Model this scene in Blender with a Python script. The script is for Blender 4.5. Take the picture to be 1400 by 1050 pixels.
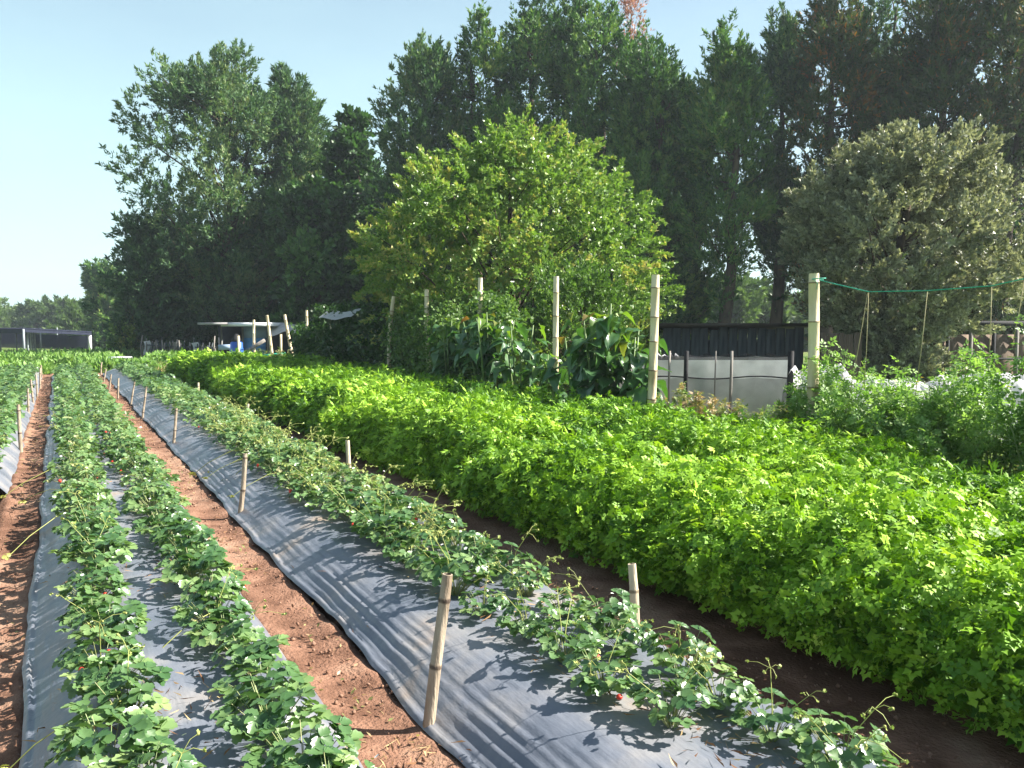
import bpy, math, random
import numpy as np
from math import sin, cos, pi, radians as R
for o in list(bpy.data.objects): bpy.data.objects.remove(o)
sc = bpy.context.scene
COL = sc.collection

# ------------------------------------------------------------------ camera, sky, sun, exposure
CAMH = 1.6
FPX = 1150.0                                   # focal length in pixels of the 1400 px wide photograph
YAW = R(28.347); PIT = R(4.079)
cam = bpy.data.cameras.new('camera'); camo = bpy.data.objects.new('camera', cam); COL.objects.link(camo)
cam.sensor_width = 36; cam.lens = FPX / 1400 * 36; cam.clip_end = 3000; cam.clip_start = .05
camo.location = (0, 0, CAMH); camo.rotation_euler = (pi/2 - PIT, 0, -YAW)
sc.camera = camo

SUN_EL = R(39); SUN_AZ = R(113)                # azimuth clockwise from +Y
w = bpy.data.worlds.new("World"); sc.world = w; w.use_nodes = True
nt = w.node_tree; nt.nodes.clear()
out = nt.nodes.new('ShaderNodeOutputWorld'); bg = nt.nodes.new('ShaderNodeBackground')
sky = nt.nodes.new('ShaderNodeTexSky'); sky.sky_type = 'NISHITA'; sky.sun_disc = False
sky.sun_elevation = SUN_EL; sky.sun_rotation = SUN_AZ
sky.air_density = 1.0; sky.dust_density = 1.6; sky.ozone_density = 1.0; sky.altitude = 300
bg.inputs['Strength'].default_value = .05
# milky haze of the low sky, thinning towards the zenith, with faint streaks of thin cloud, alike all round
tcw = nt.nodes.new('ShaderNodeTexCoord'); sx = nt.nodes.new('ShaderNodeSeparateXYZ'); nt.links.new(tcw.outputs['Generated'], sx.inputs[0])
mr = nt.nodes.new('ShaderNodeMapRange'); mr.inputs[1].default_value = 0; mr.inputs[2].default_value = .5; mr.inputs[3].default_value = .8; mr.inputs[4].default_value = .1
nt.links.new(sx.outputs[2], mr.inputs[0])
mpw = nt.nodes.new('ShaderNodeMapping'); mpw.inputs['Scale'].default_value = (1, 1, 3.5); nt.links.new(tcw.outputs['Generated'], mpw.inputs[0])
nw = nt.nodes.new('ShaderNodeTexNoise'); nw.inputs['Scale'].default_value = 2.2; nw.inputs['Detail'].default_value = 6; nt.links.new(mpw.outputs[0], nw.inputs['Vector'])
ad = nt.nodes.new('ShaderNodeMath'); ad.operation = 'MULTIPLY_ADD'; nt.links.new(nw.outputs['Fac'], ad.inputs[0]); ad.inputs[1].default_value = .35
sb_ = nt.nodes.new('ShaderNodeMath'); sb_.operation = 'SUBTRACT'; nt.links.new(mr.outputs[0], sb_.inputs[0]); sb_.inputs[1].default_value = .17; nt.links.new(sb_.outputs[0], ad.inputs[2]); ad.use_clamp = True
veil = nt.nodes.new('ShaderNodeMix'); veil.data_type = 'RGBA'; nt.links.new(ad.outputs[0], veil.inputs[0])
veil.inputs[7].default_value = (5.0, 7.3, 7.2, 1); nt.links.new(sky.outputs[0], veil.inputs[6]); nt.links.new(veil.outputs[2], bg.inputs[0]); nt.links.new(bg.outputs[0], out.inputs[0])
sl = bpy.data.lights.new('sun', 'SUN'); so = bpy.data.objects.new('sun', sl); COL.objects.link(so)
sl.energy = 5; sl.angle = R(.55); sl.color = (1, .95, .86)
sd = np.array([sin(SUN_AZ)*cos(SUN_EL), cos(SUN_AZ)*cos(SUN_EL), sin(SUN_EL)])
from mathutils import Vector, Matrix, Euler
so.rotation_euler = Vector(sd).to_track_quat('Z', 'Y').to_euler()
sc.view_settings.view_transform = 'Standard'; sc.view_settings.look = 'None'
sc.view_settings.gamma = 1; sc.view_settings.use_curve_mapping = False
sc.view_settings.exposure = 1.85
sc.cycles.use_denoising = True
sc.cycles.max_bounces = 6; sc.cycles.transparent_max_bounces = 12
sc.cycles.diffuse_bounces = 3; sc.cycles.glossy_bounces = 2

# ------------------------------------------------------------------ geometry of the place
_f = np.array([sin(YAW)*cos(PIT), cos(YAW)*cos(PIT), -sin(PIT)])
_r = np.array([cos(YAW), -sin(YAW), 0.]); _u = np.cross(_r, _f)
def ray(px, py): return _f + _r*(px-700)/FPX - _u*(py-525)/FPX
def terr(x, y):
    x = np.asarray(x, float); y = np.asarray(y, float)
    t = np.maximum(np.maximum(0, y-31), np.maximum(x-9.5, -x-8))
    return -np.minimum(.018*t, 1.3)
def ground(px, py, z=0.):
    d = ray(px, py); t = (z-CAMH)/d[2]; return d[0]*t, d[1]*t
def at(px, py, depth):
    p = ray(px, py)*depth; return p[0], p[1], p[2]+CAMH

def _h(ix, iy, s):
    n = (ix.astype(np.int64)*374761393 + iy.astype(np.int64)*668265263 + s*1442695041) & 0xffffffff
    n = ((n ^ (n >> 13))*1274126177) & 0xffffffff
    return ((n ^ (n >> 16)) & 0xffff)/65535.
def noise(x, y, s=0):
    x = np.asarray(x, float); y = np.asarray(y, float); x, y = np.broadcast_arrays(x, y)
    ix = np.floor(x); iy = np.floor(y); fx = x-ix; fy = y-iy
    fx = fx*fx*(3-2*fx); fy = fy*fy*(3-2*fy)
    a = _h(ix, iy, s); b = _h(ix+1, iy, s); c = _h(ix, iy+1, s); d = _h(ix+1, iy+1, s)
    return (a+(b-a)*fx)*(1-fy) + (c+(d-c)*fx)*fy - .5
def fbm(x, y, s=0, o=3):
    t = 0; a = 1
    for k in range(o): t = t + a*noise(x*2**k, y*2**k, s+k*7); a *= .5
    return t

# ------------------------------------------------------------------ mesh helpers
def mesh(name, V, Fs, mat, tint=None, smooth=False):
    V = np.asarray(V, np.float32); Fs = [np.asarray(f, np.int32) for f in (Fs if isinstance(Fs, list) else [Fs]) if len(f)]
    me = bpy.data.meshes.new(name)
    me.vertices.add(len(V)); me.vertices.foreach_set('co', V.ravel())
    nl = sum(f.size for f in Fs); npoly = sum(len(f) for f in Fs)
    me.loops.add(nl); me.loops.foreach_set('vertex_index', np.concatenate([f.ravel() for f in Fs]))
    me.polygons.add(npoly)
    tot = np.concatenate([np.full(len(f), f.shape[1], np.int32) for f in Fs])
    me.polygons.foreach_set('loop_start', np.concatenate([[0], np.cumsum(tot)[:-1]]).astype(np.int32))
    me.update(calc_edges=True)
    if smooth: me.polygons.foreach_set('use_smooth', np.ones(npoly, bool))
    if tint is not None:
        a = me.attributes.new('tint', 'FLOAT', 'POINT'); a.data.foreach_set('value', np.asarray(tint, np.float32))
    me.materials.append(mat)
    return me
def obj(name, me, parent=None, loc=None, rot=None):
    o = bpy.data.objects.new(name, me); COL.objects.link(o)
    if parent is not None: o.parent = parent
    if loc is not None: o.location = loc
    if rot is not None: o.rotation_euler = rot
    return o
def tag(o, label=None, cat=None, group=None, kind=None):
    if label: o['label'] = label
    if cat: o['category'] = cat
    if group: o['group'] = group
    if kind: o['kind'] = kind
    return o
def thing(name, label, cat, loc=(0, 0, 0), rz=0, group=None):
    o = bpy.data.objects.new(name, None); COL.objects.link(o); o.location = loc; o.rotation_euler = (0, 0, rz)
    o.empty_display_size = .1
    return tag(o, label, cat, group)
class MB:
    def __init__(s): s.V = []; s.F = {}; s.T = []; s.n = 0
    def add(s, V, F, tint=.5):
        V = np.asarray(V, float).reshape(-1, 3)
        for f in (F if isinstance(F, list) else [F]):
            f = np.asarray(f)
            if len(f): s.F.setdefault(f.shape[1], []).append(f+s.n)
        s.V.append(V); s.T.append(np.broadcast_to(np.asarray(tint, float), (len(V),)).copy()); s.n += len(V)
    def box(s, c, d, rz=0, tint=.5, rx=0, ry=0):
        c = np.array(c, float); h = np.array(d, float)/2
        v = np.array([[x, y, z] for x in (-1, 1) for y in (-1, 1) for z in (-1, 1)])*h
        M = np.array(Euler((rx, ry, rz)).to_matrix()); s.add(v@M.T+c, BOXF, tint)
    def tube(s, pts, rad, n=6, tint=.5, cap=True):
        pts = np.asarray(pts, float); m = len(pts); rad = np.broadcast_to(np.asarray(rad, float), (m,))
        t = np.gradient(pts, axis=0); t /= np.linalg.norm(t, axis=1)[:, None]+1e-9
        ref = np.array([1., 0, 0]) if abs(t[0][2]) > .7 else np.array([0, 0, 1.])
        a = np.cross(t, ref); a /= np.linalg.norm(a, axis=1)[:, None]+1e-9; b = np.cross(t, a)
        ang = np.arange(n)*2*pi/n
        V = pts[:, None]+rad[:, None, None]*(a[:, None]*np.cos(ang)[None, :, None]+b[:, None]*np.sin(ang)[None, :, None])
        i = np.arange(m-1)[:, None]*n; j = np.arange(n)[None]; k = (j+1) % n
        F = np.stack([i+j, i+k, i+n+k, i+n+j], -1).reshape(-1, 4)
        fs = [F]
        if cap: fs += [np.array([list(range(n))[::-1]]), np.array([list((m-1)*n+np.arange(n))])]
        s.add(V.reshape(-1, 3), fs, tint)
    def grid(s, P, tint=.5):           # P (a,b,3)
        a, b = P.shape[:2]; i = np.arange(a-1)[:, None]*b; j = np.arange(b-1)[None]
        F = np.stack([i+j, i+j+1, i+b+j+1, i+b+j], -1).reshape(-1, 4)
        s.add(P.reshape(-1, 3), F, tint if np.isscalar(tint) else np.asarray(tint).ravel())
    def scat(s, T, M, P, tint=.5):      # template (V,F), matrices (N,3,3), positions (N,3)
        TV, TF = T; N = len(P)
        if N == 0: return
        V = np.einsum('nij,vj->nvi', M, TV)+P[:, None]
        F = (TF[None]+(np.arange(N)*len(TV))[:, None, None]).reshape(-1, TF.shape[1])
        t = np.broadcast_to(np.asarray(tint, float), (N,))
        s.add(V.reshape(-1, 3), F, np.repeat(t, len(TV)))
    def me(s, name, mat, smooth=False):
        return mesh(name, np.concatenate(s.V), [np.concatenate(v) for v in s.F.values()], mat, np.concatenate(s.T), smooth)
BOXF = np.array([[0, 1, 3, 2], [4, 6, 7, 5], [0, 4, 5, 1], [2, 3, 7, 6], [0, 2, 6, 4], [1, 5, 7, 3]])
def nrm(v): return v/(np.linalg.norm(v, axis=-1, keepdims=True)+1e-9)
def frames(d, n, scale):
    """matrices whose y axis is d, z axis near n, scaled"""
    y = nrm(d); x = nrm(np.cross(y, n)); z = np.cross(x, y)
    M = np.stack([x, y, z], -1)
    sc_ = np.asarray(scale, float)
    if sc_.ndim == 1: sc_ = sc_[:, None]
    return M*(sc_[:, None, :] if sc_.shape[-1] == 3 else sc_[:, :, None])
def rdir(g, n): return nrm(g.normal(size=(n, 3)))

# ------------------------------------------------------------------ materials
def newmat(name):
    m = bpy.data.materials.new(name); m.use_nodes = True; t = m.node_tree; t.nodes.clear()
    return m, t, (lambda k: t.nodes.new(k)), t.links.new
def ramp(N, L, fac, stops):
    r = N('ShaderNodeValToRGB'); e = r.color_ramp.elements
    while len(e) < len(stops): e.new(.5)
    for q, (p, c) in zip(e, stops): q.position = p; q.color = (*c, 1)
    L(fac, r.inputs[0]); return r.outputs[0]
def leafmat(name, stops, transl=.35, tcol=(1.15, 1.25, .6), rough=.45, spec=.4, objrand=.25):
    m, t, N, L = newmat(name)
    a = N('ShaderNodeAttribute'); a.attribute_name = 'tint'
    oi = N('ShaderNodeObjectInfo'); mr = N('ShaderNodeMath'); mr.operation = 'MULTIPLY_ADD'
    L(oi.outputs['Random'], mr.inputs[0]); mr.inputs[1].default_value = objrand; L(a.outputs['Fac'], mr.inputs[2])
    sb = N('ShaderNodeMath'); sb.operation = 'SUBTRACT'; L(mr.outputs[0], sb.inputs[0]); sb.inputs[1].default_value = objrand/2
    c = ramp(N, L, sb.outputs[0], stops)
    p = N('ShaderNodeBsdfPrincipled'); L(c, p.inputs['Base Color']); p.inputs['Roughness'].default_value = rough
    p.inputs['Specular IOR Level'].default_value = spec
    tr = N('ShaderNodeBsdfTranslucent'); mx = N('ShaderNodeMix'); mx.data_type = 'RGBA'; mx.blend_type = 'MULTIPLY'
    mx.inputs[0].default_value = 1; L(c, mx.inputs[6]); mx.inputs[7].default_value = (*tcol, 1); L(mx.outputs[2], tr.inputs[0])
    ms = N('ShaderNodeMixShader'); ms.inputs[0].default_value = transl; L(p.outputs[0], ms.inputs[1]); L(tr.outputs[0], ms.inputs[2])
    o = N('ShaderNodeOutputMaterial'); L(ms.outputs[0], o.inputs[0]); return m
def mat(name, stops, scale=3, rough=.7, spec=.3, bump=0, bscale=None, detail=6, stretch=(1, 1, 1), obj_space=True, metal=0, tintmix=None):
    m, t, N, L = newmat(name)
    tc = N('ShaderNodeTexCoord'); mp = N('ShaderNodeMapping'); mp.inputs['Scale'].default_value = stretch
    L(tc.outputs['Object'], mp.inputs[0])
    n = N('ShaderNodeTexNoise'); n.inputs['Scale'].default_value = scale; n.inputs['Detail'].default_value = detail
    L(mp.outputs[0], n.inputs['Vector']); fac = n.outputs['Fac']
    if tintmix:
        a = N('ShaderNodeAttribute'); a.attribute_name = 'tint'
        q = N('ShaderNodeMath'); q.operation = 'MULTIPLY_ADD'; L(a.outputs['Fac'], q.inputs[0]); q.inputs[1].default_value = tintmix; L(fac, q.inputs[2])
        q2 = N('ShaderNodeMath'); q2.operation = 'SUBTRACT'; L(q.outputs[0], q2.inputs[0]); q2.inputs[1].default_value = tintmix/2; fac = q2.outputs[0]
    c = ramp(N, L, fac, stops)
    p = N('ShaderNodeBsdfPrincipled'); L(c, p.inputs['Base Color']); p.inputs['Roughness'].default_value = rough
    p.inputs['Specular IOR Level'].default_value = spec; p.inputs['Metallic'].default_value = metal
    if bump:
        b = N('ShaderNodeBump'); n2 = N('ShaderNodeTexNoise'); n2.inputs['Scale'].default_value = bscale or scale*4; n2.inputs['Detail'].default_value = 8
        L(mp.outputs[0], n2.inputs['Vector']); L(n2.outputs['Fac'], b.inputs['Height']); b.inputs['Strength'].default_value = bump; b.inputs['Distance'].default_value = .03
        L(b.outputs[0], p.inputs['Normal'])
    o = N('ShaderNodeOutputMaterial'); L(p.outputs[0], o.inputs[0]); return m
def cloth(name, col, opacity=1, transl=.4, cscale=4):
    m, t, N, L = newmat(name)
    tc = N('ShaderNodeTexCoord'); n = N('ShaderNodeTexNoise'); n.inputs['Scale'].default_value = cscale; n.inputs['Detail'].default_value = 5
    L(tc.outputs['Object'], n.inputs['Vector'])
    c = ramp(N, L, n.outputs['Fac'], [(.3, tuple(k*.75 for k in col)), (.65, col)])
    d = N('ShaderNodeBsdfDiffuse'); L(c, d.inputs[0]); tr = N('ShaderNodeBsdfTranslucent'); L(c, tr.inputs[0])
    ms = N('ShaderNodeMixShader'); ms.inputs[0].default_value = transl; L(d.outputs[0], ms.inputs[1]); L(tr.outputs[0], ms.inputs[2]); res = ms.outputs[0]
    if opacity < 1:
        tp = N('ShaderNodeBsdfTransparent'); m2 = N('ShaderNodeMixShader'); m2.inputs[0].default_value = opacity
        L(tp.outputs[0], m2.inputs[1]); L(res, m2.inputs[2]); res = m2.outputs[0]
    o = N('ShaderNodeOutputMaterial'); L(res, o.inputs[0]); return m

M = {}
M['soil'] = mat('soil', [(.25, (.12, .062, .04)), (.5, (.22, .12, .08)), (.75, (.31, .195, .135))], 5, .95, .1, .6, 60, 10, tintmix=.6)
M['clod'] = mat('clod', [(.3, (.16, .085, .055)), (.7, (.31, .19, .135))], 9, .95, .1, .5, 60)
M['grassland'] = mat('grassland', [(.3, (.05, .085, .02)), (.5, (.08, .13, .03)), (.62, (.13, .16, .05)), (.75, (.2, .14, .08))], .35, .95, .1, .8, 30, 10)
M['straw'] = leafmat('straw', [(.1, (.16, .08, .04)), (.5, (.33, .2, .1)), (.9, (.5, .38, .2))], .15, (1, 1, 1), .8, .1)
# black mulch film with dust
def plastic_mat():
    m, t, N, L = newmat('mulch_film')
    tc = N('ShaderNodeTexCoord'); n = N('ShaderNodeTexNoise'); n.inputs['Scale'].default_value = 2.2; n.inputs['Detail'].default_value = 8
    L(tc.outputs['Object'], n.inputs['Vector'])
    c = ramp(N, L, n.outputs['Fac'], [(.3, (.085, .1, .13)), (.5, (.14, .152, .182)), (.62, (.21, .205, .21)), (.72, (.27, .21, .165))])
    p = N('ShaderNodeBsdfPrincipled'); L(c, p.inputs['Base Color']); p.inputs['Specular IOR Level'].default_value = .5
    r = N('ShaderNodeMapRange'); L(n.outputs['Fac'], r.inputs[0]); r.inputs[1].default_value = .3; r.inputs[2].default_value = .7; r.inputs[3].default_value = .3; r.inputs[4].default_value = .5
    L(r.outputs[0], p.inputs['Roughness'])
    mp = N('ShaderNodeMapping'); mp.inputs['Scale'].default_value = (17, 2.6, 17); L(tc.outputs['Object'], mp.inputs[0])
    w1 = N('ShaderNodeTexNoise'); w1.inputs['Scale'].default_value = 1; w1.inputs['Detail'].default_value = 3; L(mp.outputs[0], w1.inputs['Vector'])
    w2 = N('ShaderNodeTexNoise'); w2.inputs['Scale'].default_value = 14; w2.inputs['Detail'].default_value = 5; L(tc.outputs['Object'], w2.inputs['Vector'])
    ad = N('ShaderNodeMath'); ad.operation = 'MULTIPLY_ADD'; L(w2.outputs['Fac'], ad.inputs[0]); ad.inputs[1].default_value = .6; L(w1.outputs['Fac'], ad.inputs[2])
    b = N('ShaderNodeBump'); b.inputs['Strength'].default_value = .4; b.inputs['Distance'].default_value = .02; L(ad.outputs[0], b.inputs['Height']); L(b.outputs[0], p.inputs['Normal'])
    o = N('ShaderNodeOutputMaterial'); L(p.outputs[0], o.inputs[0]); return m
M['film'] = plastic_mat()
M['bamboo'] = mat('bamboo', [(.28, (.2, .14, .08)), (.45, (.5, .4, .25)), (.7, (.68, .58, .4))], 6, .5, .4, .3, 40, stretch=(1, 1, .25), tintmix=.8)
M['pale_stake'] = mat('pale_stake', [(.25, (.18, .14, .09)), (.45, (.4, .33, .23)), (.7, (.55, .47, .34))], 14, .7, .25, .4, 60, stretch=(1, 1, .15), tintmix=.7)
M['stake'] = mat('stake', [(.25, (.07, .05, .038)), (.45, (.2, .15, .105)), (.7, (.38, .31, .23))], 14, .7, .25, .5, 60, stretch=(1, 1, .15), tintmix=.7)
M['bark'] = mat('bark', [(.3, (.03, .024, .018)), (.6, (.1, .075, .055))], 4, .9, .1, .9, 14, stretch=(1, 1, .3))
M['dark_plank'] = mat('dark_plank', [(.3, (.03, .035, .04)), (.6, (.075, .085, .09))], 3, .85, .2, .4, 30, stretch=(4, 4, .4))
M['brown_plank'] = mat('brown_plank', [(.3, (.1, .07, .05)), (.7, (.2, .15, .11))], 3, .85, .2, .4, 30, stretch=(4, 4, .4))
M['grey_wood'] = mat('grey_wood', [(.3, (.12, .11, .1)), (.7, (.3, .27, .24))], 5, .85, .2, .3, 30, stretch=(3, 3, .4))
M['roof_tin'] = mat('roof_tin', [(.3, (.18, .17, .17)), (.7, (.35, .34, .34))], 2, .5, .4, .1)
M['dark_tin'] = mat('dark_tin', [(.3, (.03, .025, .022)), (.7, (.07, .055, .045))], 2, .6, .3, .1)
M['white_tin'] = mat('white_tin', [(.3, (.55, .57, .6)), (.7, (.78, .8, .82))], 1, .5, .4)
M['blue_tarp'] = mat('blue_tarp', [(.3, (.06, .2, .5)), (.7, (.12, .32, .65))], 2, .5, .4)
M['greyblue'] = mat('greyblue_sheet', [(.3, (.22, .3, .42)), (.7, (.3, .38, .5))], 2, .6, .3)
M['blue_plastic'] = mat('blue_plastic', [(.3, (.02, .08, .42)), (.7, (.03, .12, .55))], 2, .35, .5)
M['black'] = mat('black_parts_and_shade', [(.3, (.012, .012, .014)), (.7, (.03, .03, .032))], 4, .8, .2)
M['rope'] = mat('green_rope', [(.3, (.03, .3, .2)), (.7, (.06, .42, .3))], 8, .6, .3)
M['twine'] = mat('twine', [(.3, (.35, .3, .16)), (.7, (.5, .44, .26))], 8, .8, .2)
M['white_cloth'] = cloth('white_cloth', (.8, .79, .8), 1, .5)
M['net'] = cloth('dark_net', (.06, .06, .065), .45, .2)
M['netd'] = cloth('dark_net_fold', (.04, .04, .045), .8, .2)
M['shade'] = cloth('shade_net', (.035, .04, .065), .93, .2)
M['shade_post'] = mat('shade_post', [(.3, (.2, .22, .25)), (.7, (.3, .33, .36))], 4, .6, .3)
M['white_paint'] = mat('white_paint', [(.3, (.68, .7, .72)), (.7, (.8, .8, .8))], 4, .5, .3)
M['straw_leaf'] = leafmat('strawberry_leaf', [(.05, (.05, .12, .04)), (.4, (.11, .2, .07)), (.7, (.2, .3, .11)), (.9, (.34, .38, .17)), (1, (.45, .42, .22))], .3, rough=.33, spec=.6)
M['stalk'] = leafmat('strawberry_stalk', [(.1, (.2, .3, .07)), (.9, (.42, .42, .13))], .2, rough=.5)
M['berry'] = mat('berry', [(.3, (.5, .02, .015)), (.7, (.75, .06, .03))], 30, .35, .5, .3, 300)
M['petal'] = mat('petal', [(.3, (.78, .78, .74)), (.7, (.85, .85, .8))], 9, .6, .2)
M['yellow'] = mat('yellow_petal', [(.3, (.75, .5, .03)), (.7, (.85, .65, .06))], 9, .6, .2)
M['herb'] = leafmat('herb_leaf', [(0, (.05, .14, .012)), (.4, (.17, .33, .022)), (.75, (.31, .5, .045)), (1, (.45, .6, .09))], .24, (1.15, 1.2, .4), .5, .25)
M['tomato'] = leafmat('tomato_leaf', [(0, (.06, .14, .03)), (.5, (.14, .27, .06)), (1, (.27, .4, .12))], .4, rough=.5)
M['stem'] = leafmat('green_stem', [(0, (.12, .2, .06)), (1, (.28, .34, .14))], .1)
M['bigleaf'] = leafmat('big_leaf', [(0, (.025, .07, .025)), (.4, (.05, .12, .045)), (.8, (.09, .2, .03)), (1, (.17, .27, .04))], .25, (1.3, 1.5, .5), .36, .6)
M['vine'] = leafmat('vine_leaf', [(0, (.02, .055, .012)), (.5, (.05, .12, .022)), (1, (.13, .22, .05))], .35)
M['cyp'] = leafmat('cypress_leaf', [(0, (.02, .055, .018)), (.45, (.055, .135, .035)), (.8, (.13, .24, .055)), (1, (.22, .27, .08))], .25, rough=.6, spec=.25, objrand=.2)
M['cypblue'] = leafmat('casuarina_leaf', [(0, (.022, .055, .028)), (.45, (.062, .135, .055)), (.8, (.14, .225, .085)), (1, (.23, .26, .12))], .25, rough=.6, spec=.25, objrand=.2)
M['cypbrown'] = leafmat('rusty_leaf', [(0, (.03, .045, .018)), (.45, (.055, .095, .03)), (.7, (.09, .11, .045)), (.88, (.16, .1, .06)), (1, (.34, .15, .04))], .25, rough=.6, spec=.25)
M['pink'] = leafmat('pink_leaf', [(0, (.25, .1, .09)), (1, (.45, .22, .2))], .3)
M['broad'] = leafmat('broadleaf', [(0, (.025, .065, .02)), (.5, (.06, .14, .035)), (.9, (.12, .24, .06)), (1, (.3, .4, .16))], .3)
M['bush'] = leafmat('bush_leaf', [(0, (.06, .13, .022)), (.45, (.14, .25, .045)), (.8, (.26, .37, .08)), (1, (.45, .4, .13))], .32, rough=.4, spec=.5)
M['olive'] = leafmat('olive_leaf', [(0, (.08, .095, .055)), (.4, (.24, .26, .17)), (.8, (.44, .46, .34)), (1, (.52, .5, .34))], .25, (1.1, 1.1, .6), .45, .5)
M['fartree'] = leafmat('far_tree_leaf', [(0, (.04, .08, .02)), (.5, (.09, .15, .04)), (1, (.16, .23, .07))], .3)
M['weed'] = leafmat('weed_leaf', [(0, (.05, .1, .02)), (.5, (.14, .22, .05)), (.8, (.3, .28, .12)), (1, (.42, .27, .16))], .35)

# ------------------------------------------------------------------ leaf templates (unit length along y)
def T_tri(): return np.array([[-.5, 0, 0], [.5, .25, 0], [0, 1, 0]], float), np.array([[0, 1, 2]])
def T_rh(): return np.array([[0, 0, 0], [.5, .45, .06], [0, 1, 0], [-.5, .45, .06]], float), np.array([[0, 1, 2], [0, 2, 3]])
def T_leaf():  # folded, pointed oval
    V = [[0, 0, 0], [0, .5, -.05], [0, 1, -.08], [.36, .25, .05], [.4, .55, .04], [.2, .82, -.02], [-.36, .25, .05], [-.4, .55, .04], [-.2, .82, -.02]]
    return np.array(V, float), np.array([[0, 3, 1], [3, 4, 1], [4, 5, 1], [5, 2, 1], [0, 1, 6], [6, 1, 7], [7, 1, 8], [8, 1, 2]])
TRI, RH, LEAF = T_tri(), T_rh(), T_leaf()
def T_herb():  # divided leaf: five broad three-lobed leaflets
    V = []; F = []
    for (bx, by, a, s) in [(0, .5, 0, .52), (.06, .42, -52, .46), (-.06, .42, 52, .46), (.03, .14, -82, .4), (-.03, .14, 82, .4)]:
        c, s_ = cos(R(a)), sin(R(a)); n = len(V)
        P = [(0, 0, 0), (.52, .42, .14), (.26, .58, .06), (0, 1.05, -.1), (-.26, .58, .06), (-.52, .42, .14)]
        for x, y, z in P: V.append([bx+s*(x*c-y*s_), by+s*(x*s_+y*c), s*z+.1*(abs(a)/95)-.22*by*by])
        F += [[n, n+1, n+2], [n, n+2, n+4], [n+2, n+3, n+4], [n, n+4, n+5]]
    n = len(V); V += [[-.012, -.9, -.1], [.012, -.9, -.1], [0, .5, 0]]; F.append([n, n+1, n+2])
    return np.array(V, float), np.array(F)
HERB = T_herb()
def T_herb_far():
    V = []; F = []
    for k, (a, l, x0, y0) in enumerate([(0, 1., 0, .2), (48, .8, .05, .2), (-48, .8, -.05, .2), (95, .62, .03, .05), (-95, .62, -.03, .05), (20, .9, .0, .3)]):
        n = len(V); c, s_ = cos(R(a)), sin(R(a))
        for x, y, z in [(-.13, .1, .05), (.15, .3, .1), (0, l, -.12)]: V.append([x0+x*c-y*s_, y0+x*s_+y*c, z+.1*abs(a)/95])
        F.append([n, n+1, n+2])
    return np.array(V, float), np.array(F)
HERBF = T_herb_far()
def T_straw():  # trifoliate strawberry leaf with toothed leaflets, unit radius
    V = []; F = []
    for a in (0, 82, -82):
        c, s_ = cos(R(a)), sin(R(a)); n = len(V)
        P = [(0, .06, 0), (0, .5, -.08), (0, 1.0, -.02), (.26, .18, .05), (.46, .42, .12), (.38, .52, .09), (.44, .72, .1), (.26, .8, .05), (.22, .96, .03)]
        P += [(-x, y, z) for x, y, z in P[3:]]
        for x, y, z in P: V.append([x*c-y*s_, x*s_+y*c, z-.1*(y**2)])
        for o in (3, 9):
            q = [(0, o), (o, o+1), (o+1, o+2), (o+2, o+3), (o+3, o+4), (o+4, o+5), (o+5, 2)]
            for u_, v_ in q: F.append([n+u_, n+v_, n+1] if o == 3 else [n+v_, n+u_, n+1])
    return np.array(V, float), np.array(F)
STRAW = T_straw()
def T_strawf():
    V = []; F = []
    for a in (0, 82, -82):
        c, s_ = cos(R(a)), sin(R(a)); n = len(V)
        for x, y, z in [(0, .05, 0), (.42, .55, .1), (0, 1, -.05), (-.42, .55, .1)]: V.append([x*c-y*s_, x*s_+y*c, z])
        F += [[n, n+1, n+2], [n, n+2, n+3]]
    return np.array(V, float), np.array(F)
STRAWF = T_strawf()

# ------------------------------------------------------------------ ground, field soil
def yrows(y0, y1, near, k):
    ys = [y0]
    while ys[-1] < y1: ys.append(ys[-1]+near+max(0, ys[-1]-3)*k)
    ys[-1] = y1; return np.array(ys)
g1 = np.concatenate([-np.geomspace(1200, 12, 16), np.arange(-9, 60, 3.), np.geomspace(62, 1500, 16)])
X, Y = np.meshgrid(g1, g1); b = MB()
inside = (X > -7) & (X < 9.3) & (Y > -7) & (Y < 31)
Z = terr(X, Y)-.02+np.where(inside, -.05, .12*fbm(X*.2, Y*.2, 5))
b.grid(np.stack([X, Y, Z], -1)); tag(obj('ground', b.me('ground', M['grassland'], True)), kind='structure')
BEDS = [(-1.62, -.45), (-.18, .92), (1.22, 2.5)]       # plastic-covered beds between these x
PATHS = [(-.45, -.18), (.92, 1.22)]
xs = np.concatenate([np.arange(-6, -2, .4), np.arange(-2, 3.4, .045), np.arange(3.6, 8.3, .3)])
ys = yrows(-1, 31, .045, .008)
X, Y = np.meshgrid(xs, ys)
Z = .022*fbm(X*3, Y*2, 3)+.007*fbm(X*14, Y*14, 9, 2)
Z += .05*np.exp(-((X-2.55)/.12)**2)*(.7+noise(0*X, Y*2, 4))          # loose soil along the right bed
edge = np.minimum.reduce([np.abs(X-e) for e in (-.45, -.18, .92, 1.22)])
Z += .02*np.exp(-(edge/.05)**2)*(1+1.2*noise(X*5, Y*7, 6))-.01
for a, c in BEDS: Z = np.where((X > a+.06) & (X < c-.06), Z-.05, Z)
b = MB(); b.grid(np.stack([X, Y, Z], -1), .5+.8*fbm(X*1.5, Y*.8, 12, 3)); tag(obj('field_soil', b.me('field_soil', M['soil'], True)), kind='structure')

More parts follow.
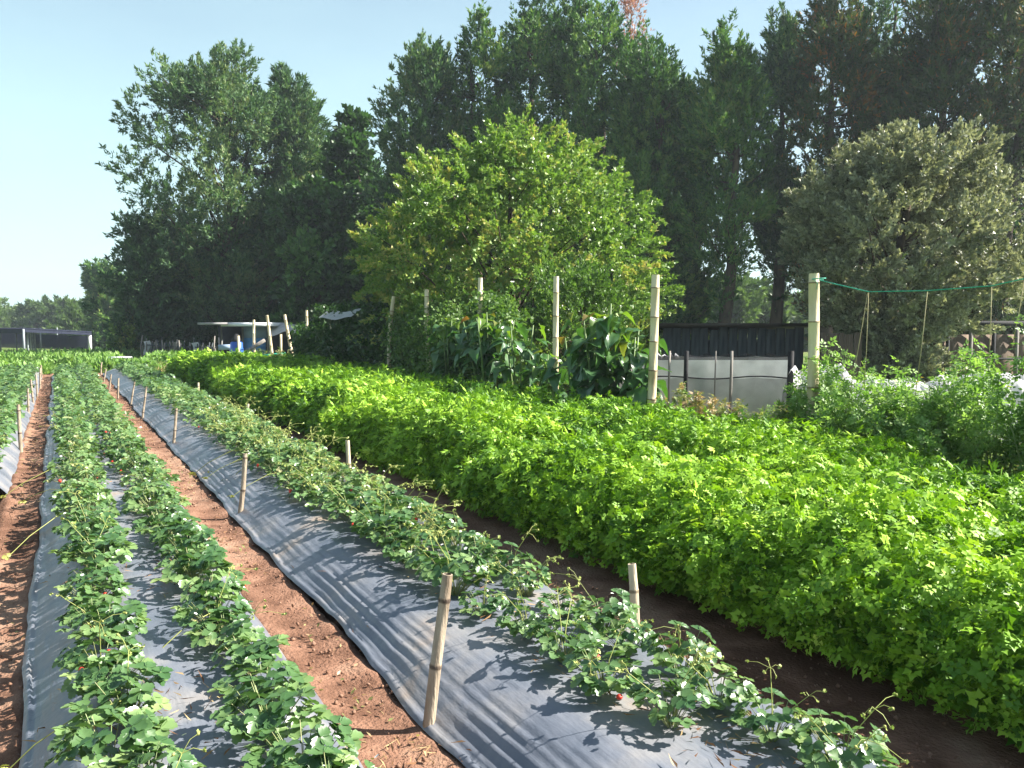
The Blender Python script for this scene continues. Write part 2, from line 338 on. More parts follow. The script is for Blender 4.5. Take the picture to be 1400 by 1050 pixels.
# clods and dry litter
g = np.random.default_rng(5)
def T_rock():
    v = np.array([[1, 0, 0], [-1, 0, 0], [0, 1, 0], [0, -1, 0], [0, 0, 1], [0, 0, -1.]])*[1, .8, .7]
    return v, np.array([[0, 2, 4], [2, 1, 4], [1, 3, 4], [3, 0, 4], [2, 0, 5], [1, 2, 5], [3, 1, 5], [0, 3, 5]])
ROCK = T_rock(); b = MB()
n = 3500; yy = 1.2+g.power(1.0, n)**1.6*26
reg = g.choice(4, n, p=[.25, .4, .2, .15])
lo = np.array([-.5, .9, 2.55, 2.6])[reg]; hi = np.array([-.15, 1.26, 3.3, 2.9])[reg]
xx = lo+(hi-lo)*g.random(n); s_ = (.003+.012*g.random(n)**3)*(1+yy*.03)
b.scat(ROCK, frames(rdir(g, n), rdir(g, n), s_), np.stack([xx, yy, .002+0*xx+s_*.5], -1), g.random(n))
tag(obj('soil_clods', b.me('soil_clods', M['clod'])), 'loose red brown crumbs of soil on the paths', 'soil', kind='stuff')

# ------------------------------------------------------------------ plastic mulch beds
def bed_z(u, w):                       # u distance from left edge
    t = np.clip(u/.42, 0, 1); t2 = np.clip((w-u)/.26, 0, 1)
    return .165*(1-(1-t)**2)*(1-(1-t2)**2.2)+.02*np.sin(np.clip(u/w, 0, 1)*pi)
def bed_top(x, y=0):
    for a, c in BEDS:
        if a < x < c: return float(bed_z(np.array(x-a), c-a))
    return 0.
labels = ['dusty black plastic mulch sheet over the leftmost strawberry bed', 'black plastic mulch sheet over the middle strawberry bed with two plant rows',
          'black plastic mulch sheet pleated along its left slope under the right strawberry bed']
for i, (a, c) in enumerate(BEDS):
    w_ = c-a; u = np.concatenate([np.linspace(0, .4, 34), np.linspace(.42, w_-.32, 18), np.linspace(w_-.3, w_, 16)])
    ys = yrows(1.2 if i else 9, 29.6, .03, .006); U, Yv = np.meshgrid(u, ys)
    Z = bed_z(U, w_)
    slope = np.exp(-((U-.14)/.12)**2); slr = np.exp(-((w_-U-.15)/.1)**2)
    seg = np.clip(noise(0*Yv, Yv*.45, 20+i)*3+.6, 0, 1)
    Z += slope*seg*.0068*np.sin(U*2*pi/.046+2*noise(U*2, Yv*.7, 8+i))*np.clip(.7+1.6*noise(U*11, Yv*1.9, 2), 0, 2)
    Z += slope*(.006*noise(U*3, Yv*9, 31+i)+.004*np.sin(Yv*26+6*noise(U*3, Yv*2, 3)))*np.clip((Yv-4)/5, .25, 1.3)
    Z += slr*.008*noise(U*5, Yv*8, 44+i)+.012*fbm(U*2.5, Yv*1.6, 50+i)
    # edges: ragged, lifted here and there
    er = .045*fbm(Yv*1.3, 0*Yv+i, 60+i, 4)
    Xv = a+U+er*np.clip(1-U/.25, 0, 1)+.04*fbm(Yv*1.5, 0*Yv, 66+i, 3)*np.clip(1-(w_-U)/.2, 0, 1)
    Z += np.where(U < .03, .02+.02*noise(Yv*3, Yv*0, 9), 0)+.004+.01*(noise(Yv*4, Yv*0, 19)+.3)*(U < .06)
    b = MB(); b.grid(np.stack([Xv, Yv, Z], -1))
    tag(obj('mulch_sheet', b.me('mulch_sheet', M['film'], True)), labels[i], 'plastic mulch')

# ------------------------------------------------------------------ strawberry plants
def petiole(b, p0, p1, r=.0016, tint=.5, sag=.3):
    p0 = np.array(p0, float); p1 = np.array(p1, float); m = (p0+p1)/2; m[2] += sag*np.linalg.norm(p1-p0)*.25
    b.tube([p0, m, p1], [r*1.2, r, r*.8], 3, tint, False)
def mb2(*parts): pass
def foliage_plant(seed, nl=30, spread=.19, hgt=.2, size=.05, T=None):
    g = np.random.default_rng(seed); b = MB(); ang = g.random(nl)*2*pi; rr = spread*g.random(nl)**.6
    hh = hgt*(1-.55*(rr/spread)**2)*(.55+.5*g.random(nl))
    P = np.stack([rr*np.cos(ang), rr*np.sin(ang)*1.1, hh], -1)
    outw = np.stack([np.cos(ang), np.sin(ang), -.15+0*ang], -1)+.5*rdir(g, nl)
    up = np.array([0, 0, 1.])+np.stack([np.cos(ang), np.sin(ang), 0*ang], -1)*(.7*rr/spread)[:, None]+.75*rdir(g, nl)
    sz = size*(.65+.6*g.random(nl))
    b.scat(T or STRAW, frames(outw, up, sz), P, .15+.6*g.random(nl)+.2*(g.random(nl) > .95))
    for k in range(nl if T is None else nl//3): petiole(b, (0.02*cos(ang[k]), .02*sin(ang[k]), .0), P[k], .0018, .85)
    return b
FOL = [foliage_plant(100+i, 60, .18, .2, .04).me('foliage', M['straw_leaf'], False) for i in range(9)]
FOLF = [foliage_plant(150+i, 40, .19, .19, .052, STRAWF).me('foliage', M['straw_leaf'], False) for i in range(4)]
# single leaves with their own petiole: base at origin, blade at (0, r, h)
LEAFM = []
for i in range(14):
    g = np.random.default_rng(300+i); b = MB(); rr = .03+.15*g.random(); hh = .21*(1-.5*(rr/.18)**2)*(.35+.7*g.random()); s_ = .036+.02*g.random()
    P = np.array([[0, rr, hh]]); b.scat(STRAW, frames(np.array([[0, 1, -.25]])+.35*rdir(g, 1), np.array([[0, .5*rr/.18, 1]])+.6*rdir(g, 1), np.array([s_])), P, .15+.5*g.random())
    petiole(b, (0, .01, 0), P[0], .0018, .85); LEAFM.append(b.me('leaf', M['straw_leaf']))
def berry_me():
    b = MB(); m = 7; t = np.linspace(0, 1, 5)
    b.tube([(0, 0, -q*.03) for q in t], [.004, .0125, .0125, .008, .001], m, .5); return b.me('berry', M['berry'], True)
BERRY = berry_me()
def flower_me():
    b = MB(); k = 5; an = np.arange(k)*2*pi/k
    d = np.stack([np.cos(an), np.sin(an), .15+0*an], -1); b.scat(LEAF, frames(d, np.tile([0, 0, 1.], (k, 1)), np.tile([.011, .0095, .01], (k, 1))), np.zeros((k, 3)), .5)
    return b.me('flower', M['petal'])
FLOWER = flower_me()
TRUSS = []
for i in range(6):
    g = np.random.default_rng(400+i); b = MB(); h_ = .2+.13*g.random(); rr = .08+.1*g.random()
    top = np.array([rr, 0, h_]); b.tube([(0, 0, 0), (.35*rr, 0, .6*h_), top], [.0022, .002, .0016], 4, .6, False)
    for k in range(g.integers(3, 6)):
        e = top+np.array([.02, 0, .012])+.045*g.normal(size=3)*[1, 1, .5]
        b.tube([top, (top+e)/2+[0, 0, .012], e], [.0014, .0013, .0012], 3, .6, False)
        b.scat(ROCK, frames(rdir(g, 1), rdir(g, 1), np.array([.0075])), e[None], .75)
        b.scat(RH, frames(rdir(g, 2), rdir(g, 2), np.full(2, .016)), np.tile(e, (2, 1)), .4)
    TRUSS.append(b.me('flower_stalk', M['stalk']))
RUN = []
for i in range(3):
    g = np.random.default_rng(430+i); b = MB(); L_ = .38+.15*i
    pts = [(0, 0, .1), (L_*.4, .04, .09), (L_*.75, .02, .0), (L_, 0, -.1)]
    b.tube(pts, .0025, 4, .8, False); b.scat(STRAW, frames(rdir(g, 3)+[0, 0, .2], np.tile([0, 0, 1.], (3, 1))+.2*rdir(g, 3), np.full(3, .028)), np.array(pts[-1])+[0, 0, .02]+.02*g.normal(size=(3, 3)), .8)
    RUN.append(b.me('runner', M['stalk']))
ROWN = {(1, 0): ('left row of the middle bed', .14), (1, 1): ('right row of the middle bed', .62), (2, 0): ('left row of the right bed', 1.8), (2, 1): ('right row of the right bed', 2.14),
        (0, 0): ('right row of the leftmost bed', -.78), (0, 1): ('left row of the leftmost bed', -1.28)}
NEARL = {
 (1, 0): ['leafy strawberry plant cut by the bottom edge at the left of the middle bed', 'strawberry plant trailing a pale runner onto the plastic near the bottom left', 'low strawberry plant just behind the trailing runner in the left row of the middle bed'],
 (1, 1): ['broad strawberry plant with white flowers at the bottom edge, right row of the middle bed', 'dense strawberry plant right of the bare plastic gap in the middle bed', 'strawberry plant with big rounded leaves leaning over the path in the middle bed'],
 (2, 0): ['strawberry plant low at the bottom edge right of the nearest bamboo stake', 'large leafy strawberry plant with a red berry on the right bed near the bottom', 'small strawberry plant just right of the top of the nearest bamboo stake'],
 (2, 1): ['strawberry plant with yellow green bud stalks at the bottom edge near the dark path', 'upright strawberry plant with round leaves beside the dark shaded path', 'strawberry plant in front of the pale stake standing by the dark path']}
rnd = random.Random(11); farb = MB(); nplant = 0
for (bi, ri), (rown, x0) in ROWN.items():
    y = {(2, 0): 2.25, (2, 1): 1.75}.get((bi, ri), 1.75); k = 0
    while y < 29.2:
        sparse = bi == 2 and y < 4.6
        step = (.3 if y > 7 else .28 if not sparse else .31)*rnd.uniform(.85, 1.15)
        x = x0+rnd.uniform(-.05, .05); s = rnd.uniform(.85, 1.2)*(1.0 if not sparse else .92); zt = bed_top(x)-.004
        if bi == 2 and 3.25 < y < 3.75: s *= .78
        if bi == 1: s *= .92
        grow = 1+min(y, 14)*.012
        vis = bi > 0 or y > 9
        if y < 17.5 and vis:
            if k < len(NEARL.get((bi, ri), [])): lab = NEARL[(bi, ri)][k]; grp = 'strawberry plants'
            else:
                ordn = ['first', 'second', 'third', 'fourth', 'fifth', 'sixth', 'seventh', 'eighth', 'ninth', 'tenth', 'eleventh', 'twelfth', 'thirteenth', 'fourteenth', 'fifteenth', 'sixteenth', 'seventeenth', 'eighteenth']
                if y < 6.9 and k < 18: lab = f'bushy strawberry plant, {ordn[k]} from the bottom edge in the {rown}'; grp = f'strawberry plants in the {rown}'
                else:
                    zn = 'near the second path stake' if y < 9.4 else 'near the third path stake' if y < 13 else 'near the fourth path stake'
                    lab = f'strawberry plant in the {rown} {zn}'; grp = f'strawberry plants in the {rown} {zn}'
            t = thing('strawberry_plant', lab, 'strawberry plant', (x, y, zt), rnd.uniform(0, 6.28), grp)
            t.scale = (s*grow, s*grow, s*grow*rnd.uniform(.85, 1.1)); nplant += 1; k += 1
            if y < 6.2:
                for q in range(46 if not sparse else 40):
                    obj('leaf', LEAFM[rnd.randrange(14)], t, None, (rnd.uniform(-.12, .12), rnd.uniform(-.12, .12), rnd.uniform(0, 6.28))).scale = (1, 1, 1)
            else: obj('foliage', FOL[rnd.randrange(9)] if y < 11 else FOLF[rnd.randrange(4)], t)
            if y < 13:
                for q in range(rnd.choice([1, 2, 3]) if bi == 2 else rnd.choice([0, 0, 1])):
                    fs = obj('flower_stalk', TRUSS[rnd.randrange(6)], t, None, (0, 0, rnd.uniform(0, 6.28)))
                if rnd.random() < .5:
                    a_ = rnd.uniform(0, 6.28); obj('berry', BERRY, t, (.16*cos(a_), .16*sin(a_), rnd.uniform(.04, .12)), (.4, 0, 0))
                for q in range(rnd.choice([0, 0, 1, 1])):
                    a_ = rnd.uniform(0, 6.28); r_ = rnd.uniform(.05, .17); obj('flower', FLOWER, t, (r_*cos(a_), r_*sin(a_), rnd.uniform(.17, .24)), (rnd.uniform(-.6, .6), rnd.uniform(-.6, .6), 0))
                if y < 9 and rnd.random() < .07: obj('runner', RUN[rnd.randrange(3)], t, (0, 0, 0), (0, 0, rnd.uniform(2.2, 4.2)-t.rotation_euler[2]))
        else:
            src = foliage_plant(rnd.randrange(10**6), 26 if vis else 6, .2, .2, .06, STRAWF)
            V = np.concatenate(src.V)*s*grow+[x, y, zt]
            farb.add(V, [np.concatenate(v) for v in src.F.values()], np.concatenate(src.T))
        y += step
tag(obj('strawberry_plants', farb.me('strawberry_plants', M['straw_leaf'])), 'merged strawberry foliage at the far end of the beds', 'strawberry plants', kind='stuff')

# dry straw along the right bed and under near plants
g = np.random.default_rng(8); b = MB(); n = 7000
yy = 1.6+g.random(n)**1.5*16; side = g.random(n)
xx = np.where(side < .5, 2.5+.07*g.normal(size=n), np.where(side < .65, 1.95+.14*g.normal(size=n), np.where(side < .85, .38+.3*g.normal(size=n), 1.07+.1*g.normal(size=n))))
tuft = noise(xx*3, yy*2.2, 77) > .05; xx = xx[tuft]; yy = yy[tuft]; n = len(xx)
zz = np.array([bed_top(x) for x in xx])+.012+.02*g.random(n)
d = rdir(g, n); d[:, 2] *= .25
b.scat(TRI, frames(d, rdir(g, n), np.stack([.004+.006*g.random(n), .03+.05*g.random(n), np.ones(n)*.01], -1)), np.stack([xx, yy, zz], -1), g.random(n))
tag(obj('dry_litter', b.me('dry_litter', M['straw'])), 'dry brown strawberry leaves and straw lying on the plastic', 'plant litter', kind='stuff')
# small weeds and yellowing leaves on the paths
b = MB(); n = 900; yy = 1.8+g.random(n)**1.4*20; xx = np.where(g.random(n) < .5, -.32+.09*g.normal(size=n), 1.07+.09*g.normal(size=n)); m_ = noise(xx*4, yy*2, 5) > .08
xx = xx[m_]; yy = yy[m_]; n = len(xx); d = rdir(g, n); d[:, 2] = abs(d[:, 2])*.6
b.scat(RH, frames(d, rdir(g, n)+[0, 0, 1.5], np.tile([.014, .03, .02], (n, 1))), np.stack([xx, yy, .006+0*xx], -1), .5+.5*g.random(n))
tag(obj('path_weeds', b.me('path_weeds', M['weed'])), 'tiny yellow green weeds and fallen leaves on the soil paths', 'weeds', kind='stuff')

# ------------------------------------------------------------------ bamboo stakes
def culm(h, r, seed, lean=(0, 0), nodes=.24, dirt=True):
    g = np.random.default_rng(seed); b = MB(); pts = []; rad = []; ti = []
    z = -.08; nz = g.uniform(.05, nodes)
    zs = [(-.08, 1)]
    while nz < h-.03: zs += [(nz-.012, 1), (nz-.004, 1.07), (nz+.004, 1.07), (nz+.012, .97)]; nz += nodes*g.uniform(.85, 1.15)
    zs.append((h, .93)); bow = g.normal()*.012*h
    for z, q in zs:
        t = max(z, 0)/h; pts.append((lean[0]*t+bow*sin(t*pi), lean[1]*t, z)); rad.append(r*q*(1-.1*t)); ti.append(.5)
    n = 12; s0 = b.n; b.tube(pts, rad, n, .5, False)
    tt = np.repeat([.15 if q > 1.05 else .62 for z, q in zs], n); b.T[-1] = tt
    # hollow cut top
    top = np.array(pts[-1]); b.tube([top, top-[0, 0, .03]], [rad[-1]*.72, rad[-1]*.7], n, .1, False)
    an = np.arange(n)*2*pi/n; ring = []
    m = len(pts); V0 = b.V[0][(m-1)*n:m*n]; c = V0.mean(0); V1 = c+(V0-c)*.72
    b.add(np.concatenate([V0, V1]), np.stack([np.arange(n), (np.arange(n)+1) % n, (np.arange(n)+1) % n+n, np.arange(n)+n], -1), .9)
    b.add(V1-[0, 0, .03], np.array([list(range(n))]), 0)
    return b
def stake(px, py, tx, ty, r=.021, label='', group='bamboo stakes'):
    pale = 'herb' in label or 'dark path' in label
    gx, gy = ground(px, py, .07 if pale else 0)
    dep = gx*_f[0]+gy*_f[1]+(-CAMH)*_f[2]
    p = at(tx, ty, dep); h = p[2]; lean = (p[0]-gx, p[1]-gy)
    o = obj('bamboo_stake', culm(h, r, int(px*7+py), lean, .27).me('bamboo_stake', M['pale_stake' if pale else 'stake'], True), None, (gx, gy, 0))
    tag(o, label, 'stake', group)
S = [(582, 1000, 612, 785, .0245, 'nearest thick bamboo stake leaning right beside the right bed'),
 (326, 709, 335, 620, .021, 'second bamboo stake from the front along the middle path'),
 (236, 612, 241, 558, .019, 'third bamboo stake from the front along the middle path'),
 (194, 574, 200, 529, .018, 'fourth bamboo stake from the front along the middle path'),
 (178, 555, 184, 522, .018, 'fifth bamboo stake from the front along the middle path'),
 (161, 545, 162, 517, .02, 'sixth bamboo stake from the front along the middle path'),
 (149, 533, 152, 512, .02, 'third bamboo stake from the far end of the middle path'),
 (142, 522, 145, 504, .02, 'second bamboo stake from the far end of the middle path'),
 (138, 512, 139, 495, .024, 'farthest bamboo stake of the middle path, by the end of the bed'),
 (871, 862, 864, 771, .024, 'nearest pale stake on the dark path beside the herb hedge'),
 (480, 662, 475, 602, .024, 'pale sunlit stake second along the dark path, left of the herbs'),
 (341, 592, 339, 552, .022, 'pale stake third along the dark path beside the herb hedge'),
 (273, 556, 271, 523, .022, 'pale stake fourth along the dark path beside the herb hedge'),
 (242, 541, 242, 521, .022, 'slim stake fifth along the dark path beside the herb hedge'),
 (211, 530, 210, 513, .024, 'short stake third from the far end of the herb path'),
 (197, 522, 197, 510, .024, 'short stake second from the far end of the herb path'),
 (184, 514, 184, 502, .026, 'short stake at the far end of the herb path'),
 (29, 617, 25, 553, .024, 'nearest bamboo stake on the right side of the leftmost bed'),
 (39, 568, 38, 531, .02, 'second bamboo stake on the right side of the leftmost bed'),
 (46, 554, 42, 519, .021, 'third bamboo stake on the right side of the leftmost bed'),
 (51, 543, 49, 512, .021, 'fourth bamboo stake on the right side of the leftmost bed'),
 (55, 531, 55, 503, .022, 'fifth bamboo stake on the right side of the leftmost bed'),
 (57, 517, 56, 499, .022, 'farthest bamboo stake on the right side of the leftmost bed'),
 (3, 522, 7, 506, .02, 'leaning short stake at the left picture edge'),
 (10, 515, 12, 498, .02, 'short stake just behind the leaning stake at the left picture edge')]
for px, py, tx, ty, r, lab in S: stake(px, py, tx, ty, r, lab)

# ------------------------------------------------------------------ herb rows
def herb_row(x0, hw, h0, y0, y1, seed, dens, label, sides=(1, 1)):
    g = np.random.default_rng(seed); b = MB()
    def surf(u, y):            # u in [-1,1] across
        a = u*pi*.5; lump = .12*noise(u*1.5+seed, y*.9, seed)+.5*(.16-np.abs(noise(u*1.6+seed, y*2.1, seed)))+.36*(.16-np.abs(noise(u*2.6, y*3.7, seed+1)))+.06*noise(u*7, y*9, seed+2)
        gap = np.clip((noise(u*1.4, y*1.0, seed+3)-.2)*5, 0, 1)*.3
        k = 1+1.1*lump-gap
        cx = np.sign(np.sin(a))*np.abs(np.sin(a))**.75; cz = np.abs(np.cos(a))**.72
        edgein = np.clip((.55-cz)*.5, 0, .3)
        x = x0+hw*k*cx*(1-edgein*.6)+.1*noise(y*.5, 0*y, seed+8); z = h0*k*(.07+.93*cz)
        nx = cx; nz = cz+.12
        return x, z, nx, nz
    # inner hull against see-through, its dark tint painting the shade inside the row
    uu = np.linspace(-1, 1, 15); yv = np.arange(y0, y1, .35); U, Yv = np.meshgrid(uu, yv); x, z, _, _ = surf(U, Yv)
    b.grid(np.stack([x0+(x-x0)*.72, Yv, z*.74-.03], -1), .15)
    yb = y0
    while yb < y1:
        ye = min(y1, yb+1.5); dist = max(2.5, math.hypot(x0, (yb+ye)/2)); near = dist < 6.
        sz = .07*max(1, (dist/6)**.5); n = int(dens*(ye-yb)*2.3*hw/.75*(1.12 if near else 1.75)/(sz/.07)**1.8)
        u = g.uniform(-1, 1, n); u = np.where(g.random(n) < .3, np.sign(u)*(.6+.4*g.random(n)), u)
        u = np.where(u > .62, u-1.1*g.random(n), u)
        if x0 > 4.5: u = np.where(u < -.75, u+1.1*g.random(n), u)
        y = g.uniform(yb, ye, n); x, z, nx, nz = surf(u, y)
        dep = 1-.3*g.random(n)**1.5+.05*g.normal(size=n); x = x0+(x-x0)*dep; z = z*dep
        nv = np.stack([nx, .0*nx, nz+.5], -1); nv = nrm(nv)
        up = nv+.8*rdir(g, n)+[0, 0, .2]; d = np.stack([nx*.9, 0*nx, .25+0*nx], -1)+.9*rdir(g, n)
        s_ = sz*(.65+.7*g.random(n))*(.93 if near else .88)
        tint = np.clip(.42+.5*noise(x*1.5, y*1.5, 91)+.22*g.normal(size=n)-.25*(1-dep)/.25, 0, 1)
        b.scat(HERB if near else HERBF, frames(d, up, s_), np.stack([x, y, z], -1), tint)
        yb = ye
    return tag(obj('herb_row', b.me('herb_row', M['herb'])), label, 'herb row', 'rows of leafy herbs', 'stuff')
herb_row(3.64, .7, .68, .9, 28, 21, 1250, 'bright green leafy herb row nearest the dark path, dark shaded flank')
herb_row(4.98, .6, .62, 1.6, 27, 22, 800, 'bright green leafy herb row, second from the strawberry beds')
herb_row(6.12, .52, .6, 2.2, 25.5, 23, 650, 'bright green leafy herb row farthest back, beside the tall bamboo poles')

# ------------------------------------------------------------------ tall bamboo poles along x = 7
PX = 7.0; poles = [
 (1110, 374, .062, 0, 'thick bamboo pole with a green rope tied near its top'),
 (895, 376, .062, -.05, 'tall pale bamboo pole in front of the white net fence'),
 (760, 378, .05, 0, 'tall bamboo pole left of the right-hand large-leaved plant'),
 (657, 380, .05, 0, 'tall bamboo pole rising above the left large-leaved plant'),
 (584, 396, .05, .12, 'leaning bamboo pole among the small-leaved vines'),
 (539, 405, .05, -.1, 'bamboo pole at the left end of the sunlit vines'),
 (452, 424, .05, 0, 'greyish pole at the white strip over the dark vines'),
 (420, 424, .05, 0, 'bamboo pole half covered by the left tip of the dark vines'),
 (390, 430, .06, .35, 'bamboo pole leaning left just left of the dark vines'),
 (366, 431, .06, .2, 'bamboo pole in front of the blue sheet, middle of the three free ones'),
 (348, 437, .06, 0, 'leftmost tall bamboo pole, in front of the shed')]
def y_on(px, X0): return X0/math.tan(YAW+math.atan((px-700)/FPX))
for px, ty, r, ln, lab in poles:
    y = y_on(px, PX); d = PX*_f[0]+y*_f[1]; h = at(px, ty, d)[2]
    o = obj('bamboo_pole', culm(h, r, int(px), (-ln*.88, ln*.47), .36).me('bamboo_pole', M['bamboo'], True), None, (PX+ln*.88, y-ln*.47, 0))
    tag(o, lab, 'bamboo pole', 'tall bamboo poles behind the herb rows')
yo = 3.55; ho = 2.2
tag(obj('bamboo_pole', culm(ho, .06, 999).me('bamboo_pole', M['bamboo'], True), None, (PX, yo, 0)), 'bamboo pole beyond the right edge holding the other end of the green rope', 'bamboo pole', 'tall bamboo poles behind the herb rows')
# green rope and twine
def at_X(px, py, X0=PX):
    y = y_on(px, X0); d = X0*_f[0]+y*_f[1]; p = at(px, py, d); return np.array([X0, y, p[2]])
rp = [at_X(1117, 383), at_X(1150, 391), at_X(1185, 399), at_X(1265, 397.5), at_X(1352, 391), at_X(1397, 381), np.array([PX, yo, 2.12])]
b = MB(); b.tube(rp, .0055, 6); q = rp[0]
an = np.linspace(0, 2*pi, 13); b.tube([(PX+.068*cos(a), q[1]+.068*sin(a), q[2]+.003*a) for a in an], .006, 5)
b.tube([q+[-.06, .0, 0], q+[-.05, -.03, -.04], q+[-.06, -.02, -.1]], .004, 4)
tag(obj('rope', b.me('rope', M['rope'], True)), 'green rope strung from the thick bamboo pole to the right edge', 'rope')
for k, (px, py, bx, by) in enumerate([(1185, 399, 1183, 500), (1184, 400, 1168, 505), (1265, 398, 1257, 495), (1352, 391, 1352, 470), (1396, 382, 1388, 440), (1398, 382, 1402, 440)]):
    b = MB(); a, c = at_X(px, py), at_X(bx, by); c = a+(c-a)*1.6; b.tube([a, (a+c)/2+[0.01, 0, 0], c], .004, 4)
    tag(obj('twine', b.me('twine', M['twine'])), ['straight tan twine hanging at the first dip of the green rope', 'slanting tan twine beside the first hanging twine', 'tan twine hanging from the middle of the green rope', 'tan twine above the yellow tomato flowers',
        'left twine of the pair at the right edge', 'right twine of the pair at the right edge'][k], 'twine', 'support twines hanging from the green rope')

# ------------------------------------------------------------------ generic plants
def spray_tree(name, label, cat, px, top, depth, lo, prof, ns, lps, slen, sw, leaf, upness, matl, seed, tmpl=TRI, droop=0, trunk=.25, tvar=.5, group=None,
               flat=1., tbias=.45, zrot=0, trunk_h=None, brown=0., base=None, jit=.25, hgap=0, clumps=(60, 1.1), zs=1.2, shell=.45):
    """crown = many leafy sprays rooted inside an envelope: prof lists (height fraction, radius in m)"""
    g = np.random.default_rng(seed)
    x, y, _ = at(px, 500, depth) if base is None else (*base, 0)
    z0 = float(terr(x, y)); H = at(px, top, depth)[2]-z0
    t = thing(name, label, cat, (x, y, z0), 0, group)
    pf = np.array(prof)
    nc = clumps[0]; cr0 = clumps[1]; zf = g.random(nc*6); Rr = np.interp(zf, pf[:, 0], pf[:, 1]); keep = g.random(nc*6) < (Rr/Rr.max())**.7+.08; zf = zf[keep][:nc]; nc = len(zf)
    Rr = np.interp(zf, pf[:, 0], pf[:, 1]); ca = g.random(nc)*2*pi
    wob = 1+jit*noise(ca*1.3+seed, zf*H*.35, seed)
    cr = np.minimum(cr0*g.uniform(.65, 1.3, nc), Rr*.75+.15); rf_ = g.random(nc)**shell
    rad = np.maximum(Rr*wob-cr*.75, 0)*rf_
    CC = np.stack([rad*np.cos(ca), rad*np.sin(ca), np.maximum(zf*H-cr*zs*.8*(zf > .85), cr*.4)], -1); CC[0] = [0, 0, H-cr[0]*zs-slen*.3]
    oc = np.stack([np.cos(ca), np.sin(ca), 0*ca], -1)*rf_[:, None]
    k_ = g.choice(nc, ns, p=cr**2/np.sum(cr**2)); n = ns; rd_ = rdir(g, n)
    C0 = CC[k_]+rd_*(cr[k_]*.75*g.random(n)**.45)[:, None]*[1, 1, zs]
    dirv = nrm(rd_*.75+oc[k_]*.5+[0, 0, upness]+.3*rdir(g, n))
    L_ = np.minimum(slen*(.5+.7*g.random(n)), 3); ct_ = np.clip(tbias+tvar*.55*(g.random(nc)-.5), 0, 1)
    ct = np.clip(ct_[k_]+.08*g.normal(size=n), 0, 1)
    # leaves along sprays
    N = n*lps; idx = np.repeat(np.arange(n), lps); tt = g.random(N)**.8
    base_ = C0[idx]+dirv[idx]*(tt*L_[idx])[:, None]
    wd = sw*(1.05-tt)*L_[idx]/slen
    off = rdir(g, N)*(wd*g.random(N)**.5)[:, None]*[1, 1, flat]
    P = base_+off; P[:, 2] -= droop*tt**2*L_[idx]
    P[:, 2] = np.maximum(P[:, 2], .1)
    ld = dirv[idx]*.7+nrm(off)*.5+.5*rdir(g, N)+[0, 0, upness*.3-droop*tt.mean()*.6]
    lw, ll = leaf; s = .65+.7*g.random(N)
    nn = dirv[idx]*.15+[0, 0, .55]+rdir(g, N)*.9
    tint = ct[idx]+.16*g.normal(size=N)+.1*(tt-.5)
    if brown: tint = np.where(g.random(N) < brown, 1, tint)
    b = MB(); b.scat(tmpl, frames(ld, nn, np.stack([lw*s, ll*s, ll*s*.6], -1)), P, np.clip(tint, 0, 1))
    obj('crown', b.me('crown', matl), t)
    # trunk and limbs
    b = MB(); m = 9; th = H*(trunk_h or .85); zz = np.linspace(-.3, th, m)
    wx = trunk*.8*np.cumsum(g.normal(size=m))*.5; wy = trunk*.8*np.cumsum(g.normal(size=m))*.5; wx -= wx[0]; wy -= wy[0]
    tp = np.stack([wx, wy, zz], -1); b.tube(tp, np.linspace(trunk*1.15, trunk*.18, m), 8)
    nl = min(nc, 60); pick = g.choice(nc, nl, replace=False)
    for k in pick:
        c = CC[k]; zj = max(.15*H*.8, c[2]-np.hypot(c[0], c[1])*(.3+.5*g.random())); zj = float(np.clip(zj, 0, th*.97))
        p0 = np.array([np.interp(zj, zz, wx), np.interp(zj, zz, wy), zj]); mid = (p0+c)/2+g.normal(size=3)*.06*np.linalg.norm(c-p0)+[0, 0, -.05*H*.3]
        r0 = trunk*.33*(1-zj/H*.7); b.tube([p0, mid, c, c+oc[k]*cr[k]*.6+[0, 0, cr[k]*.4]], [r0, r0*.6, r0*.35, r0*.12], 5, .5, False)
    obj('trunk', b.me('trunk', M['bark'], True), t)
    return t

# big evergreen trees, left group
ST = spray_tree
ST('evergreen_tree', 'tall rounded evergreen with airy tufted crown standing left in the tree line', 'tree', 322, 60, 48, 0,
   [(0, 4.), (.1, 5.), (.3, 5.3), (.5, 5.9), (.68, 5.9), (.8, 4.8), (.9, 3.), (1, .8)], 3300, 36, .75, .26, (.09, .22), .7, M['cypblue'], 1, trunk=.42, clumps=(150, 1.35), zs=1.15, tbias=.55, tvar=.8)
ST('evergreen_tree', 'dark leafy evergreen at the left foot of the tall rounded tree', 'tree', 205, 290, 45, 0,
   [(0, 2.4), (.3, 2.8), (.6, 2.2), (.85, 1.5), (1, .4)], 900, 36, .8, .3, (.11, .26), .4, M['cypblue'], 2, trunk=.2, tbias=.4, clumps=(45, 1.))
ST('evergreen_tree', 'small dark tree at the left end of the tree line', 'tree', 145, 357, 88, 0,
   [(0, 3.), (.3, 3.3), (.6, 2.6), (.85, 1.7), (1, .6)], 600, 40, 1.1, .5, (.2, .42), .4, M['cyp'], 3, trunk=.2, tbias=.6, clumps=(30, 1.4))
ST('evergreen_tree', 'mid-height dark tree on the right flank of the tall rounded evergreen', 'tree', 405, 100, 49, 0,
   [(0, 3.), (.3, 3.6), (.6, 3.2), (.8, 2.5), (.93, 1.5), (1, .5)], 1500, 42, .85, .3, (.1, .3), .7, M['cypblue'], 4, trunk=.3, clumps=(70, 1.2), tbias=.5)
